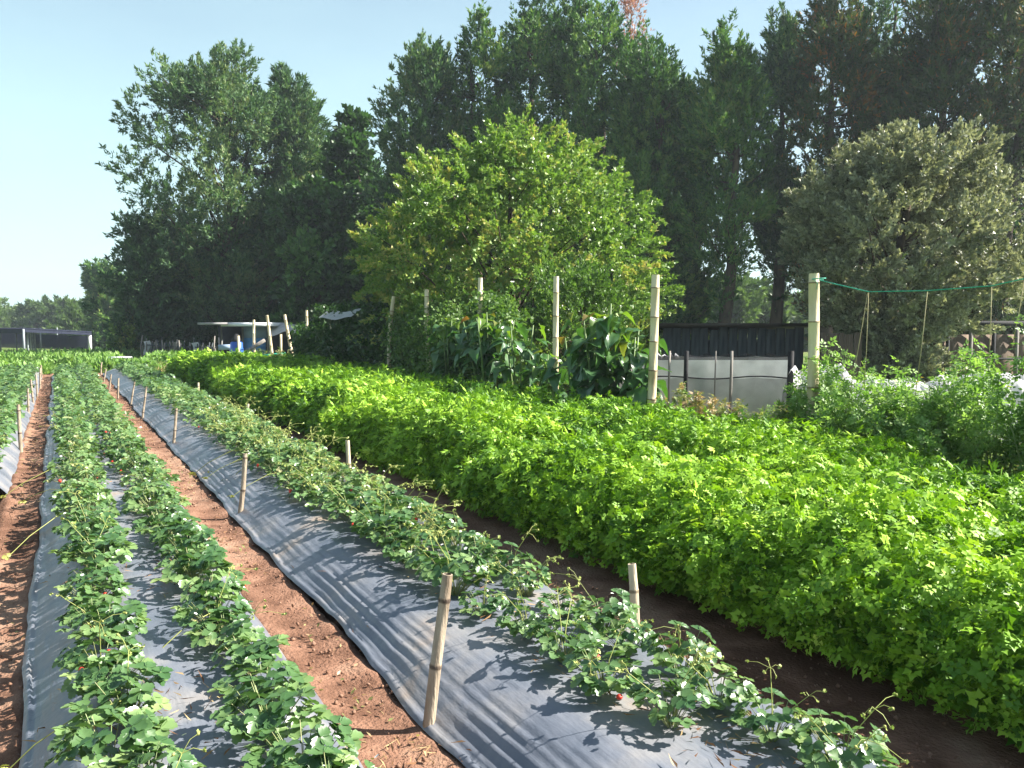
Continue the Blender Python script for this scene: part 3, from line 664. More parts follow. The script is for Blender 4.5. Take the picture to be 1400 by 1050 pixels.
ST('broadleaf_tree', 'dark broad-leaved tree with open crown between the two tallest groups', 'tree', 487, 155, 46, 0,
   [(0, 2.4), (.3, 2.9), (.6, 2.6), (.82, 2.), (.95, 1.2), (1, .5)], 800, 26, .6, .35, (.22, .32), .3, M['broad'], 5, tmpl=RH, trunk=.25, tbias=.2, clumps=(40, .95), zs=1)
ST('broadleaf_tree', 'broad-leaved tree with pale leaf clusters at its crown in front of the tall trees', 'tree', 432, 242, 43, 0,
   [(0, 2.6), (.3, 3.2), (.6, 3.1), (.85, 2.2), (1, .6)], 900, 26, .6, .35, (.2, .3), .3, M['broad'], 6, tmpl=RH, trunk=.22, tbias=.42, tvar=1.3, clumps=(46, 1.), zs=1)
cyp = [('cypress_tree', 'feathery cypress at the left end of the central tall group', 583, 42, 41, 2.3, 7, .4, M['cypblue']),
 ('cypress_tree', 'dark cypress second from the left in the central tall group', 655, 22, 41, 2.3, 8, .45, M['cyp']),
 ('cypress_tree', 'tallest cypress of the central group, top at the picture edge', 745, -35, 42, 2.7, 9, .5, M['cyp']),
 ('cypress_tree', 'broad dense cypress right of the tallest one', 822, 0, 40, 2.8, 10, .55, M['cyp']),
 ('cypress_tree', 'sunlit green cypress at the right end of the central group', 888, 55, 38, 2.0, 11, .65, M['cyp']),
 ('cypress_tree', 'shorter cypress beside the notch of sky right of the central group', 928, 118, 39, 1.5, 12, .55, M['cyp'])]
for nm, lab, px, top, dep, rr, sd_, tb, mt in cyp:
    ST(nm, lab, 'tree', px, top, dep, 0, [(0, rr*.85), (.1, rr*1.1), (.4, rr*1.25), (.65, rr*1.2), (.82, rr*1.), (.93, rr*.65), (1, .3)], 2500, 26, .6, .22, (.095, .2), .9, mt, sd_, trunk=.3, tbias=tb, clumps=(105, .85), zs=1.9, tvar=1.1)
ST('pink_tree', 'pinkish bare-looking treetop poking out behind the tallest cypress', 'tree', 858, 2, 44, 0, [(.5, .3), (.6, .8), (.85, 1.2), (1, .5)], 300, 14, .6, .25, (.07, .18), .9, M['pink'], 13, trunk=.2, clumps=(14, .6))
right = [('cypress_tree', 'green-topped cypress just right of the sky notch', 985, 45, 36, 1.9, 14, .5, M['cyp'], .3, 0),
 ('cypress_tree', 'bluish cypress left of the rusty trees', 1062, 25, 38, 1.8, 15, .45, M['cypblue'], .3, 0),
 ('cypress_tree', 'tall dark cypress with rusty twigs, its thin trunk showing high up', 1125, -25, 36, 2.0, 16, .42, M['cypbrown'], .15, .03),
 ('cypress_tree', 'thin tall cypress with see-through top above the grey tree', 1195, -60, 37, 1.5, 17, .45, M['cypblue'], .2, .01),
 ('cypress_tree', 'rusty brown-tinted cypress above the right side of the grey tree', 1275, -70, 34, 2.5, 18, .42, M['cypbrown'], .1, .02),
 ('cypress_tree', 'rusty cypress cut by the right picture edge', 1370, -80, 33, 2.4, 19, .45, M['cypbrown'], .05, .02),
 ('cypress_tree', 'dark green cypress behind the rusty ones at the right edge', 1420, -60, 38, 2.6, 20, .4, M['cyp'], .05, 0)]
for nm, lab, px, top, dep, rr, sd_, tb, mt, lowgap, br in right:
    ST(nm, lab, 'tree', px, top, dep, 0, [(lowgap*.9, .3), (lowgap+.06, rr*.85), (.4, rr*1.2), (.65, rr*1.1), (.85, rr*.8), (.95, rr*.45), (1, .25)], 1450, 34, .75, .24, (.08, .2), .9, mt, sd_, trunk=.28, tbias=tb, clumps=(62, .85), zs=1.6, brown=br, tvar=.9)
belt = [(250, 300, 56), (340, 280, 55), (520, 230, 50), (610, 210, 47), (700, 190, 47), (790, 190, 46), (870, 220, 45), (1150, 230, 43), (1240, 200, 42), (1330, 190, 41)]
for k, (px, top, dep) in enumerate(belt):
    ST('understorey_tree', f'dark understorey tree seen in gaps of the tree belt' , 'tree', px, top, dep, 0, [(.02, 1.5), (.25, 3.), (.6, 2.9), (.85, 2.), (1, .5)], 480, 26, .9, .4, (.22, .4), .4, M['cyp'], 40+k, trunk=.22, tbias=.3, group='dark understorey trees in the tree belt', clumps=(40, 1.1))
# far trees at left and through the gap
for k, (px, top, dep, rr, lab) in enumerate([(5, 412, 135, 5, 'hazy distant tree at the left picture edge'), (45, 424, 150, 6, 'low hazy distant tree second from the left edge'), (80, 415, 130, 6, 'hazy pale green distant tree above the shade house'),
      (112, 434, 110, 3.0, 'distant shrubby tree above the right corner of the shade house'), (985, 385, 75, 6, 'pale tree seen through the gap beside the dark trunk'), (1060, 395, 80, 6, 'pale tree in the gap right of the dark trunk')]):
    spray_tree('distant_tree', lab, 'tree', px, top, dep, 0, [(0, rr*.8), (.3, rr), (.65, rr*.9), (.9, rr*.5), (1, .4)], 240, 46, 1.6, .8, (.3, .6), .3, M['fartree'], 60+k, trunk=.3)
spray_tree('shrub', 'small pale shrub at the foot of the dark trees beyond the field', 'shrub', 173, 437, 44, 0, [(0, .4), (.3, .8), (.7, .75), (1, .2)], 90, 40, .5, .25, (.1, .18), .5, M['bush'], 70, trunk=.05, tbias=.6)

# the bright bush tree, olive-grey tree and shrub behind the poles
ST('bush_tree', 'broad light green feathery tree with long side sprays in front of the cypresses', 'tree', 708, 172, 22, 0,
   [(0, 3.3), (.12, 4.), (.3, 4.4), (.45, 4.2), (.6, 3.8), (.78, 3.), (.9, 1.9), (1, .5)], 2900, 52, .6, .14, (.075, .1), .3, M['bush'], 80, tmpl=TRI, trunk=.16, droop=.1, tbias=.55, tvar=.8, jit=.12, clumps=(165, .78), zs=.8, shell=.33)
ST('grey_tree', 'round grey-green small-leaved tree with a dark leaning trunk on the right', 'tree', 1222, 166, 19, 0,
   [(.24, 1.2), (.3, 2.1), (.42, 2.7), (.55, 2.75), (.7, 2.45), (.85, 1.9), (.95, 1.1), (1, .3)], 3300, 62, .36, .13, (.06, .085), .6, M['olive'], 81, tmpl=TRI, trunk=.22, tbias=.6, tvar=.4, jit=.2, clumps=(190, .62), zs=1., shell=.3)
ST('shrub', 'grey-green fine-leaved shrub behind the two tall large-leaved plants', 'shrub', 790, 352, 16.5, 0,
   [(0, .9), (.3, 1.2), (.6, 1.2), (.85, .8), (1, .3)], 600, 50, .35, .08, (.035, .07), .7, M['bush'], 82, tmpl=TRI, trunk=.06, tbias=.3, tvar=.3, clumps=(40, .4))

# ------------------------------------------------------------------ vines on the trellis along the poles
def vine(y0, y1, hfun, n, seed, label, size, tb, X0=7.2):
    g = np.random.default_rng(seed); t = thing('vine_trellis', label, 'climbing vines', (X0, (y0+y1)/2, 0), 0)
    y = g.uniform(y0, y1, n); z = g.random(n)**.8*hfun(y)*(.92+.5*noise(y*1.1, 0*y, seed)+.3*noise(y*3.5, 0*y, seed+1)); x = .28*g.normal(size=n)*(1-.35*z/2)
    P = np.stack([x, y-(y0+y1)/2, z], -1); d = rdir(g, n)+[-.1, 0, -.25]; up = rdir(g, n)+[-.3, 0, .5]
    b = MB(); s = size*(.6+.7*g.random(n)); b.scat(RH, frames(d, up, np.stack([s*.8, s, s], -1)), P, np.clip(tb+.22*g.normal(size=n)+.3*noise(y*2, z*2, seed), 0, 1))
    obj('foliage', b.me('foliage', M['vine']), t)
    b = MB()
    for k in range(int((y1-y0)*3)):
        yy = g.uniform(y0, y1)-(y0+y1)/2; h = float(hfun(yy+(y0+y1)/2)); xx = .1*g.normal()
        b.tube([(xx, yy, 0), (xx+.05*g.normal(), yy+.1*g.normal(), h*.5), (xx, yy+.15*g.normal(), h*.97)], .008, 4, .4, False)
    obj('stem', b.me('stem', M['stem']), t); return t
ya, yb_, yc = y_on(690, 7), y_on(533, 7), y_on(408, 7)
vine(ya, yb_, lambda y: 2.0-.12*np.clip(15.5-y, 0, 3), 24000, 90, 'sunlit small-leaved vines climbing between bamboo poles', .08, .75)  # high leaf tint paints the sunlight into this stretch
vine(yb_, yc, lambda y: 2.1-.35*np.clip((y-22)/6, 0, 1), 22000, 91, 'dark shaded wall of vines left of the sunlit vines', .11, .25)  # same leaf material, low tint paints the shade into this stretch
# white strip on the trellis top
p0, p1 = at_X(450, 424), at_X(496, 422); b = MB(); s_ = np.linspace(0, 1, 12); v_ = np.linspace(0, 1, 4); A, B_ = np.meshgrid(s_, v_)
P = p0[None, None]*(1-A[..., None])+p1[None, None]*A[..., None]; P[..., 2] += -.22*B_+.02*np.sin(A*9)-.05*np.sin(A*pi); P[..., 0] += -.3*B_; b.grid(P)
tag(obj('cloth_strip', b.me('cloth_strip', M['white_cloth'], True)), 'white cloth strip draped on top of the dark vines', 'cloth')

# ------------------------------------------------------------------ large-leaved plants
BL = []
for i in range(6):
    g = np.random.default_rng(500+i); b = MB(); u = np.linspace(0, 1, 9); v = np.linspace(-1, 1, 7); U, V = np.meshgrid(u, v)
    wd = .36*np.sin(np.clip(U*1.06, 0, 1)**.62*pi)**.8*(1-.15*U)+.002; fold = .12+.2*g.random(); dr = .25+.45*g.random()
    Xl = V*wd; Yl = U; Zl = np.abs(V)*wd*fold*2-dr*U**2+.03*np.sin(U*16+g.random()*6)*V**2+.02*np.sin(V*5+U*9)
    b.grid(np.stack([Xl, Yl, Zl], -1).transpose(1, 0, 2), .5); m_ = b.me('leaf', M['bigleaf'], True); BL.append(m_)
M_young = leafmat('young_big_leaf', [(0, (.1, .18, .03)), (.7, (.15, .25, .04)), (1, (.2, .09, .04))], .4, (1.3, 1.4, .4), .4, .5, 1.)
BLY = [m.copy() for m in BL[:3]]
for m in BLY: m.materials.clear(); m.materials.append(M_young)
def big_plant(px, top, X0, seed, label, nst, wide, nl):
    g = np.random.default_rng(seed); y = y_on(px, X0); d = X0*_f[0]+y*_f[1]; H = at(px, top, d)[2]
    t = thing('broad_leaved_plant', label, 'tall leafy plant', (X0, y, 0), 0, 'tall large-leaved plants by the poles')
    for k in range(nst):
        a = g.uniform(0, 6.28); rr = wide*g.random()**.5; e = np.array([rr*cos(a), rr*sin(a), H*g.uniform(.72, .97)])
        s0 = np.array([.35*rr*cos(a), .35*rr*sin(a), 0]); mid = (s0+e)/2+[0, 0, .1]
        b = MB(); b.tube([s0, mid, e], [.02, .016, .009], 6, .2); obj('stem', b.me('stem', M['stem'], True), t)
        for q in range(nl):
            f_ = g.uniform(.12, 1); p = s0+(mid-s0)*min(f_*2, 1)+(e-mid)*max(f_*2-1, 0)
            az = g.uniform(0, 6.28); L_ = g.uniform(.22, .38)*(1.1-.35*f_)
            if f_ > .93: L_ *= .75
            st = np.array([cos(az), sin(az), .35])*g.uniform(.08, .2); p2 = p+st
            lo = obj('leaf', (BLY[g.integers(3)] if f_ > .86 and g.random() < .7 else BL[g.integers(6)]), t, p2, (g.uniform(-.9, .35), g.uniform(-.4, .4), az-pi/2)); lo.scale = (L_*1.15, L_, L_)
big_plant(672, 415, 6.75, 5, 'dark large-leaved plant with drooping leaves on the left, around a bamboo pole', 8, .6, 24)
big_plant(826, 405, 6.8, 6, 'dark large-leaved plant between the two tall middle poles', 8, .45, 24)
big_plant(615, 428, 6.7, 7, 'lower large-leaved plant left of the bigger ones, at the edge of the vines', 5, .4, 18)

big_plant(712, 432, 6.75, 8, 'narrow large-leaved plant just right of the left dark one', 4, .3, 18)
big_plant(792, 440, 6.8, 9, 'low large-leaved plant just right of the middle tall pole', 4, .3, 18)
big_plant(858, 440, 6.9, 10, 'large-leaved plant at the right end of the leafy band, before the white net', 4, .35, 18)
big_plant(745, 470, 6.7, 11, 'shortest large-leaved plant, left of the middle tall pole', 3, .3, 16)
# ------------------------------------------------------------------ tomato plants and weeds
def T_tom():
    V = []; F = []
    for (bx, by, a, s) in [(0, .6, 0, .42), (.04, .5, -55, .36), (-.04, .5, 55, .36), (.03, .22, -70, .34), (-.03, .22, 70, .34)]:
        n = len(V); c, s_ = cos(R(a)), sin(R(a))
        for x, y, z in [(0, 0, 0), (.34, .4, .07), (.08, 1, -.08), (-.3, .45, .07)]: V.append([bx+s*(x*c-y*s_), by+s*(x*s_+y*c), s*z-.2*by*by])
        F += [[n, n+1, n+2], [n, n+2, n+3]]
    return np.array(V, float), np.array(F)
TOM = T_tom()
def leafy(name, label, cat, base, H, rad, n, size, matl, seed, tmpl=TOM, group=None, flowers=0, stems=7, tb=.5, lean=(0, 0)):
    g = np.random.default_rng(seed); t = thing(name, label, cat, base, 0, group); b = MB(); sb = MB(); ends = []
    for k in range(stems):
        a = g.uniform(0, 6.28); rr = rad*g.random()**.5; h = H*g.uniform(.6, 1)*(1-.25*(rr/rad)**2)
        P = np.array([[0, 0, 0], [rr*.4*cos(a), rr*.4*sin(a), h*.5], [rr*cos(a)+lean[0], rr*sin(a)+lean[1], h]]); sb.tube(P, [.009, .007, .003], 4, .5, False)
        m = n//stems; q = g.random(m)**.75; q1 = np.clip(q*2, 0, 1)[:, None]; q2 = np.clip(q*2-1, 0, 1)[:, None]
        p = P[0]+(P[1]-P[0])*q1+(P[2]-P[1])*q2; off = rdir(g, m)*(rad*.42*(1.1-.75*q)*g.random(m)**.5)[:, None]; p = p+off; p[:, 2] = np.maximum(p[:, 2], .03)
        d = nrm(off)+.5*rdir(g, m)+[0, 0, -.05]; up = np.array([0, 0, 1.])+.7*rdir(g, m); s = size*(.6+.7*g.random(m))
        b.scat(tmpl, frames(d, up, s), p, np.clip(tb+.22*g.normal(size=m)+.2*(q-.5), 0, 1)); ends.append(P[2])
    obj('foliage', b.me('foliage', matl), t); obj('stem', sb.me('stem', M['stem']), t)
    for k in range(flowers):
        e = ends[g.integers(stems)]; fb = MB(); kk = 5; an = np.arange(kk)*2*pi/kk
        fb.scat(LEAF, frames(np.stack([np.cos(an), np.sin(an), .4+0*an], -1), np.tile([0, 0, 1.], (kk, 1)), np.full(kk, .02)), np.zeros((kk, 3))); obj('flower', fb.me('flower', M['yellow']), t, e+.12*g.normal(size=3)*[1, 1, .6]+[-.05, -.05, 0])
    return t
tl = ['leftmost tomato plant, beside the roped bamboo pole', 'tomato plant right of the leftmost one, under the first twine', 'tomato plant under the slack part of the green rope', 'tomato plant below the dark leaning trunk of the grey tree',
      'tomato plant left of the tallest yellow-flowered one', 'tallest tomato plant with yellow flowers near the right edge', 'tomato plant cut by the right picture edge', 'low tomato plant in front, behind the last herb row', 'low tomato plant in front at the left, touching the last herb row', 'low tomato plant in front at the right, touching the last herb row']
for k, (px, X0, H, rad) in enumerate([(1112, 7.2, 1.15, .45), (1150, 7.15, 1.5, .45), (1205, 7.1, 1.3, .45), (1262, 7.15, 1.3, .45), (1318, 7.1, 1.35, .45), (1368, 7.0, 1.75, .45), (1425, 6.95, 1.8, .5), (1235, 6.8, 1.0, .45), (1160, 6.85, 1.05, .45), (1310, 6.75, 1.05, .45)]):
    leafy('tomato_plant', tl[k], 'tomato plant', (X0, y_on(px, X0), 0), H, rad, 1500, .105, M['tomato'], 600+k, tb=.6, flowers=[1, 0, 1, 1, 1, 4, 2, 2, 1, 1][k], group='tomato plants under the green rope', stems=9)
wl = ['dry brownish weed at the foot of the pole before the white fence', 'green weed right of the tall pale bamboo pole', 'thin weed in front of the net fence middle', 'straggly weed between the fence and the tomatoes', 'fine green weed between the two large-leaved plants', 'low weed at the feet of the leftmost bamboo poles', 'low weed between the leftmost bamboo poles', 'weed left of the tomato plants below the net']
for k, (px, X0, H, rad, tb) in enumerate([(960, 7.3, .85, .3, .85), (925, 7.3, 1., .3, .4), (1000, 7.4, .75, .25, .5), (1050, 7.3, .72, .35, .45), (735, 7.0, .95, .35, .3), (385, 7.2, .8, .5, .5), (352, 7.2, .7, .5, .45), (1075, 7.1, .8, .3, .45)]):
    leafy('weed', wl[k], 'weed', (X0, y_on(px, X0), 0), H, rad, 420, .075, M['weed'], 640+k, tmpl=HERBF, stems=8, tb=tb)

# ------------------------------------------------------------------ white net enclosure
def wall_pt(px, depth, z):
    p = ray(px, 500)*depth; return np.array([p[0], p[1], z])
NE = thing('net_fence', 'low white cloth fence with dark netting and thin posts behind the bamboo poles', 'net fence')
D0 = 12.6; gz = -.02
def sheet(px0, px1, z0, z1, dep, matl, name, parent, sag=0, wav=.03, n=40, m=8, zf=None, seed=1):
    A, B_ = np.meshgrid(np.linspace(0, 1, n), np.linspace(0, 1, m)); a, c = wall_pt(px0, dep, 0), wall_pt(px1, dep, 0)
    P = a[None, None]*(1-A[..., None])+c[None, None]*A[..., None]; nrm_ = np.array([_f[0], _f[1], 0])
    P = P+nrm_*(wav*2*noise(A*5, B_*1.5, seed)+.5*wav*noise(A*15, B_*2, seed+1))[..., None]
    top = z1+(zf(A) if zf else 0)-sag*np.abs(np.sin(A*pi*5)); P[..., 2] = z0+(top-z0)*B_; b = MB(); b.grid(P)
    return obj(name, b.me(name, matl, True), parent)
sheet(828, 1085, gz, 1.1, D0+.55, M['white_cloth'], 'white_cloth', NE, .02, .02, 60, 10, seed=3)
sheet(828, 1085, gz, .8, D0, M['net'], 'net_panel', NE, .02, .03, 50, 6, seed=5)
sheet(828, 1085, .8, 1.13, D0+.01, M['net'], 'net_panel', NE, .05, .03, 50, 4, seed=7).data.materials[0] = cloth('light_net', (.3, .3, .31), .1, .2)
for p0_, p1_, s__ in [(828, 938, 9), (938, 1080, 10)]:
    sheet(p0_, p1_, 1.06, 1.17, D0+.03, M['netd'], 'net_fold', NE, .05, .05, 30, 4, seed=s__)
b = MB(); A = np.linspace(828, 1085, 18); b.tube([wall_pt(a, D0-.02, .8+.02*sin(a*.05)) for a in A], .011, 5); obj('rope', b.me('rope', M['black'], True), NE)
for px, wd, dark in [(845, .03, 0), (914, .035, 1), (937, .07, 2), (977, .022, 1), (999, .045, 1), (1080, .09, 2), (862, .02, 1)]:
    p = wall_pt(px, D0-.05, 0); b = MB(); b.tube([(p[0], p[1], -.1), (p[0]+.01, p[1], .6), (p[0]+.02, p[1], 1.2)], wd/2, 7)
    obj('post', b.me('post', M['black'] if dark == 2 else M['grey_wood'], True), NE)
# rolled white cloth bundles on top
for px0, px1, z_, lab in [(836, 884, 1.22, 'white cloth bunched into a peak on the left of the net fence'), (886, 926, 1.2, 'rolled end of white cloth lying on the net fence')]:
    b = MB(); A = np.linspace(px0, px1, 10); b.tube([wall_pt(a, D0+.25, z_-.1+.03*sin(a*.7)) for a in A], [.03+.018*sin((a-px0)*.5) for a in A], 8)
    tag(obj('cloth_roll', b.me('cloth_roll', M['white_cloth'], True)), lab, 'cloth')
# crumpled white covers behind the tomatoes
for k, (px0, px1, dep, z1, lab) in enumerate([(1085, 1150, 12.3, 1.0, 'white cloth cover just right of the dark fence corner'), (1150, 1300, 12., .86, 'crumpled white cloth cover behind the tomato plants'), (1300, 1470, 11.8, .9, 'white cloth cover behind the tomatoes at the right edge')]):
    A, B_ = np.meshgrid(np.linspace(0, 1, 60), np.linspace(0, 1, 16)); a, c = wall_pt(px0, dep, 0), wall_pt(px1, dep, 0); nv = np.array([_f[0], _f[1], 0])
    P = a*(1-A[..., None])+c*A[..., None]; ph = B_*pi
    P = P+nv*(-.55*np.cos(ph)[..., None]); P = P+nv*(.12*fbm(A*14, B_*5, k+9))[..., None]; P[..., 2] = z1*(np.sin(ph)**.6)*(1+.22*fbm(A*5, B_*2, k))+.12*fbm(A*16, B_*7, k+4)-.05
    b = MB(); b.grid(P); tag(obj('cloth_cover', b.me('cloth_cover', M['white_cloth'], True)), lab, 'cloth cover', 'white cloth covers behind the tomatoes')
# rubble / soil ledge
b = MB(); P = np.array([wall_pt(a, D0-.3, 0) for a in np.linspace(820, 1110, 30)]); b.tube(P+np.array([[0, 0, .03*sin(i*2.1)] for i in range(30)]), .12, 6); tag(obj('soil_ridge', b.me('soil_ridge', M['soil'], True)), kind='structure')

# ------------------------------------------------------------------ sheds
def plank_wall(t, p0, p1, z0, z1, n, matl, name='plank', th=.03, jit=.02, seed=0):
    g = np.random.default_rng(seed); p0 = np.array(p0, float); p1 = np.array(p1, float); L_ = np.linalg.norm(p1-p0); a = math.atan2(p1[1]-p0[1], p1[0]-p0[0]); w_ = L_/n
    loc0 = np.array(t.location)
    for k in range(n):
        c = p0+(p1-p0)*(k+.5)/n; b = MB(); zt = z1+g.normal()*jit; b.box((0, 0, (z0+zt)/2), (w_*g.uniform(.86, .96), th*g.uniform(.8, 1.4), zt-z0))
        obj(name, b.me(name, matl), t, (c[0]-loc0[0], c[1]-loc0[1]+g.normal()*.006, -loc0[2]), (0, g.normal()*.006, a))
pa, pb = wall_pt(905, 20, 0), wall_pt(1098, 20, 0); zg = float(terr(*pa[:2])); 
SH = thing('plank_shed', 'low dark weathered plank shed behind the white net fence', 'shed', (pa[0], pa[1], zg))
plank_wall(SH, pa[:2], pb[:2], zg-.1, 1.5, 15, M['dark_plank'], seed=1)
dirv = nrm(pb-pa); back = np.array([_f[0], _f[1], 0])
b = MB(); q = [pa-dirv*.25-back*.25, pb+dirv*.2-back*.25, pb+dirv*.2+back*3, pa-dirv*.25+back*3]
V = np.array([[v[0], v[1], z] for v, z in zip(q, (1.62, 1.62, 1.4, 1.4))]+[[v[0], v[1], z] for v, z in zip(q, (1.55, 1.55, 1.33, 1.33))])-np.array(SH.location)
b.add(V, np.array([[0, 1, 2, 3], [7, 6, 5, 4], [0, 4, 5, 1], [1, 5, 6, 2], [2, 6, 7, 3], [3, 7, 4, 0]])); obj('roof', b.me('roof', M['dark_tin']), SH)
b = MB(); c = (pa+pb)/2+back*1.5-np.array(SH.location); L_ = np.linalg.norm(pb-pa); b.box((c[0]+.0, c[1], .35-zg/2), (L_*.96, 2.7, 1.7), math.atan2(dirv[1], dirv[0])); obj('wall', b.me('wall', M['dark_plank']), SH)
pa, pb = wall_pt(1108, 18, 0), wall_pt(1178, 18, 0); zg = float(terr(*pa[:2]))
PF = thing('plank_fence', 'brown vertical board fence left of the grey tree trunk', 'fence', (pa[0], pa[1], zg)); plank_wall(PF, pa[:2], pb[:2], zg-.1, 1.36, 11, M['brown_plank'], 'board', .02, .06, 2)
# pale lean-to behind the grey tree
pa, pb = wall_pt(1232, 21, 0), wall_pt(1420, 21, 0); zg = float(terr(*pa[:2])); GH = thing('lean_to', 'pale panelled lean-to with dark posts behind the grey tree', 'shed', (pa[0], pa[1], zg))
dirv = nrm(pb-pa); L_ = np.linalg.norm(pb-pa); an_ = math.atan2(dirv[1], dirv[0])
for k in range(6):
    c = pa+dirv*L_*(k+.5)/6+back*.1; b = MB(); b.box((0, 0, .75), (L_/6*.95, .03, 1.5)); obj('panel', b.me('panel', M['brown_plank']), GH, (c[0]-pa[0], c[1]-pa[1], 0), (0, 0, an_))
for k in range(7):
    c = pa+dirv*L_*k/6; b = MB(); b.box((0, 0, .85), (.07, .07, 1.9)); obj('post', b.me('post', M['grey_wood'] if k % 2 else M['black']), GH, (c[0]-pa[0], c[1]-pa[1], 0), (0, 0, an_))
for zz_ in (.9, 1.78):
    c = pa+dirv*L_*.5-back*.06; b = MB(); b.box((0, 0, zz_), (L_, .04, .05 if zz_ < 1 else .12)); obj('rail', b.me('rail', M['black']), GH, (c[0]-pa[0], c[1]-pa[1], 0), (0, 0, an_))

# far shed with blue sheets
DS = 38.
def fp(px, z=0., d=DS): p = ray(px, 500)*d; return np.array([p[0], p[1], z])
zg = float(terr(*fp(350)[:2]))
SB = thing('open_shed', 'low open shed with blue sheeting and thin pale roof under the dark trees', 'shed', tuple(fp(350, zg)))
o0 = np.array(SB.location); dr = nrm(fp(420)-fp(300)); AN = math.atan2(dr[1], dr[0])
def sbox(name, px0, px1, ytop, ybot, d, th, matl, parent=SB, o0=o0):
    a, c = fp(px0, 0, d), fp(px1, 0, d); zt = at((px0+px1)/2, ytop, d)[2]; zb = at((px0+px1)/2, ybot, d)[2]
    b = MB(); b.box((0, 0, 0), (np.linalg.norm(c-a), th, zt-zb)); m = (a+c)/2; return obj(name, b.me(name, matl), parent, (m[0]-o0[0], m[1]-o0[1], (zt+zb)/2-o0[2]), (0, 0, AN))
sbox('roof', 294, 330, 441, 444, DS, 4, M['roof_tin']); sbox('roof', 324, 385, 441, 446, DS+.3, 4, M['white_tin'])
sbox('wall', 300, 333, 446, 498, DS+1.8, .1, M['black']); sbox('blue_sheet', 333, 367, 446, 462, DS, .05, M['greyblue']); sbox('blue_sheet', 334, 364, 462, 484, DS-.02, .05, M['blue_tarp'])  # back wall coloured black to paint the shade inside the shed opening
sbox('side_panel', 364, 404, 450, 500, DS+.4, .08, M['black'])
for px in (303, 332, 366, 402): sbox('post', px, px+1.8, 445, 503, DS-.1, .08, M['grey_wood'])
# white arched cover
b = MB(); A, B_ = np.meshgrid(np.linspace(370, 421, 24), np.linspace(0, 1, 8)); P = np.zeros(A.shape+(3,))
for i in range(A.shape[0]):
    for j in range(A.shape[1]):
        t_ = (A[i, j]-370)/51; p = fp(A[i, j], 0, DS-1.5+B_[i, j]*2.2); p[2] = at(400, 442+6*(abs(t_-.5)*2)**2+1.2*sin(t_*11), DS)[2]-.38*(1-B_[i, j])**2; P[i, j] = p
b.grid(P); tag(obj('awning', b.me('awning', M['white_cloth'], True)), 'white cloth awning at the right end of the open shed', 'awning')
# table / wash stand, leaning board, drum, green net line
TB = thing('work_table', 'pale topped table at the left of the open shed', 'table', tuple(fp(311, zg, 35)))
o1 = np.array(TB.location); sbox('table_top', 303, 322, 471, 478, 35, .7, M['greyblue'], TB, o1)
for px in (304, 314, 320): sbox('leg', px, px+1.6, 478, 503, 35, .06, M['grey_wood'], TB, o1)
DR = thing('blue_drum', 'bright blue plastic drum with dark top before the open shed', 'drum', tuple(fp(324, zg, 33.5))); b = MB()
zs = [0, .05, .3, .33, .6, .63, .85, .9]; rd = [.2, .24, .25, .265, .265, .25, .24, .17]; b.tube([(0, 0, z) for z in zs], rd, 16); obj('body', b.me('body', M['blue_plastic'], True), DR, (0, 0, .15))
b = MB(); b.tube([(0, 0, 1.05), (0, 0, 1.1), (.02, 0, 1.35)], [.2, .19, .06], 12); obj('lid', b.me('lid', M['black'], True), DR)
for nm, p0_, p1_, rr, mt, lab in [('wooden_board', (336, 481, 34), (362, 465, 34), .08, 'grey_wood', 'grey board leaning diagonally in front of the blue sheet'), ('short_post', (325, 480, 33.2), (326, 459, 33.2), .05, 'bamboo', 'short tan post behind the blue drum'),
      ('short_post', (384, 484, 34.5), (384, 457, 34.5), .05, 'bamboo', 'short tan post between the two free bamboo poles'), ('wooden_rail', (352, 487, 33.5), (390, 483, 33.5), .05, 'rope', 'green net rail low in front of the shed')]:
    a, c = np.array(at(*p0_)), np.array(at(*p1_)); 
    if nm == 'short_post': a[2] = zg-.1
    b = MB(); b.tube([a, (a+c)/2, c], rr, 6)
    tag(obj(nm, b.me(nm, M[mt])), lab, nm.replace('_', ' '))
# dark stick fence
pa, pb = ground(196, 498), ground(302, 503); g = np.random.default_rng(3)
pa = fp(196, 0, 40); pb = fp(304, 0, 35); zg2 = float(terr(*pa[:2]))
FF = thing('stick_fence', 'dark uneven stick fence under the tall trees beyond the herb rows', 'fence', (pa[0], pa[1], zg2))
nk = 46
for k in range(nk):
    c = pa+(pb-pa)*k/(nk-1); h = 1.05+.12*g.normal(); b = MB(); b.tube([(0, 0, -.1), (.03*g.normal(), .0, h*.6), (.05*g.normal(), .03*g.normal(), h)], [.04, .035, .025], 5)
    obj('picket', b.me('picket', M['grey_wood'] if g.random() < .5 else M['dark_plank']), FF, (c[0]-pa[0]+.06*g.normal(), c[1]-pa[1], 0))
for z_ in (.4, .85):
    b = MB(); b.tube([np.array([0, 0, z_]), (pb-pa)*.5+[0, 0, z_-.04], (pb-pa)+[0, 0, z_]], .025, 5); obj('rail', b.me('rail', M['dark_plank']), FF)
for px, lab in [(202, 'pale rag hanging on the left end of the stick fence'), (243, 'tan rag hanging on the middle of the stick fence'), (270, 'pale blue rag hanging on the right part of the stick fence')]:
    t_ = (px-196)/108; c = pa+(pb-pa)*t_; A, B_ = np.meshgrid(np.linspace(0, 1, 5), np.linspace(0, 1, 7)); P = np.stack([c[0]+(A-.5)*.28*(1-.3*B_)+.06*np.sin(B_*5), c[1]-.08+.04*np.sin(A*7), 1.0+zg2-.62*B_+.05*A], -1)
    b = MB(); b.grid(P); tag(obj('rag', b.me('rag', M['white_cloth'] if px != 243 else M['grey_wood'], True)), lab, 'rag', 'rags hanging on the stick fence')
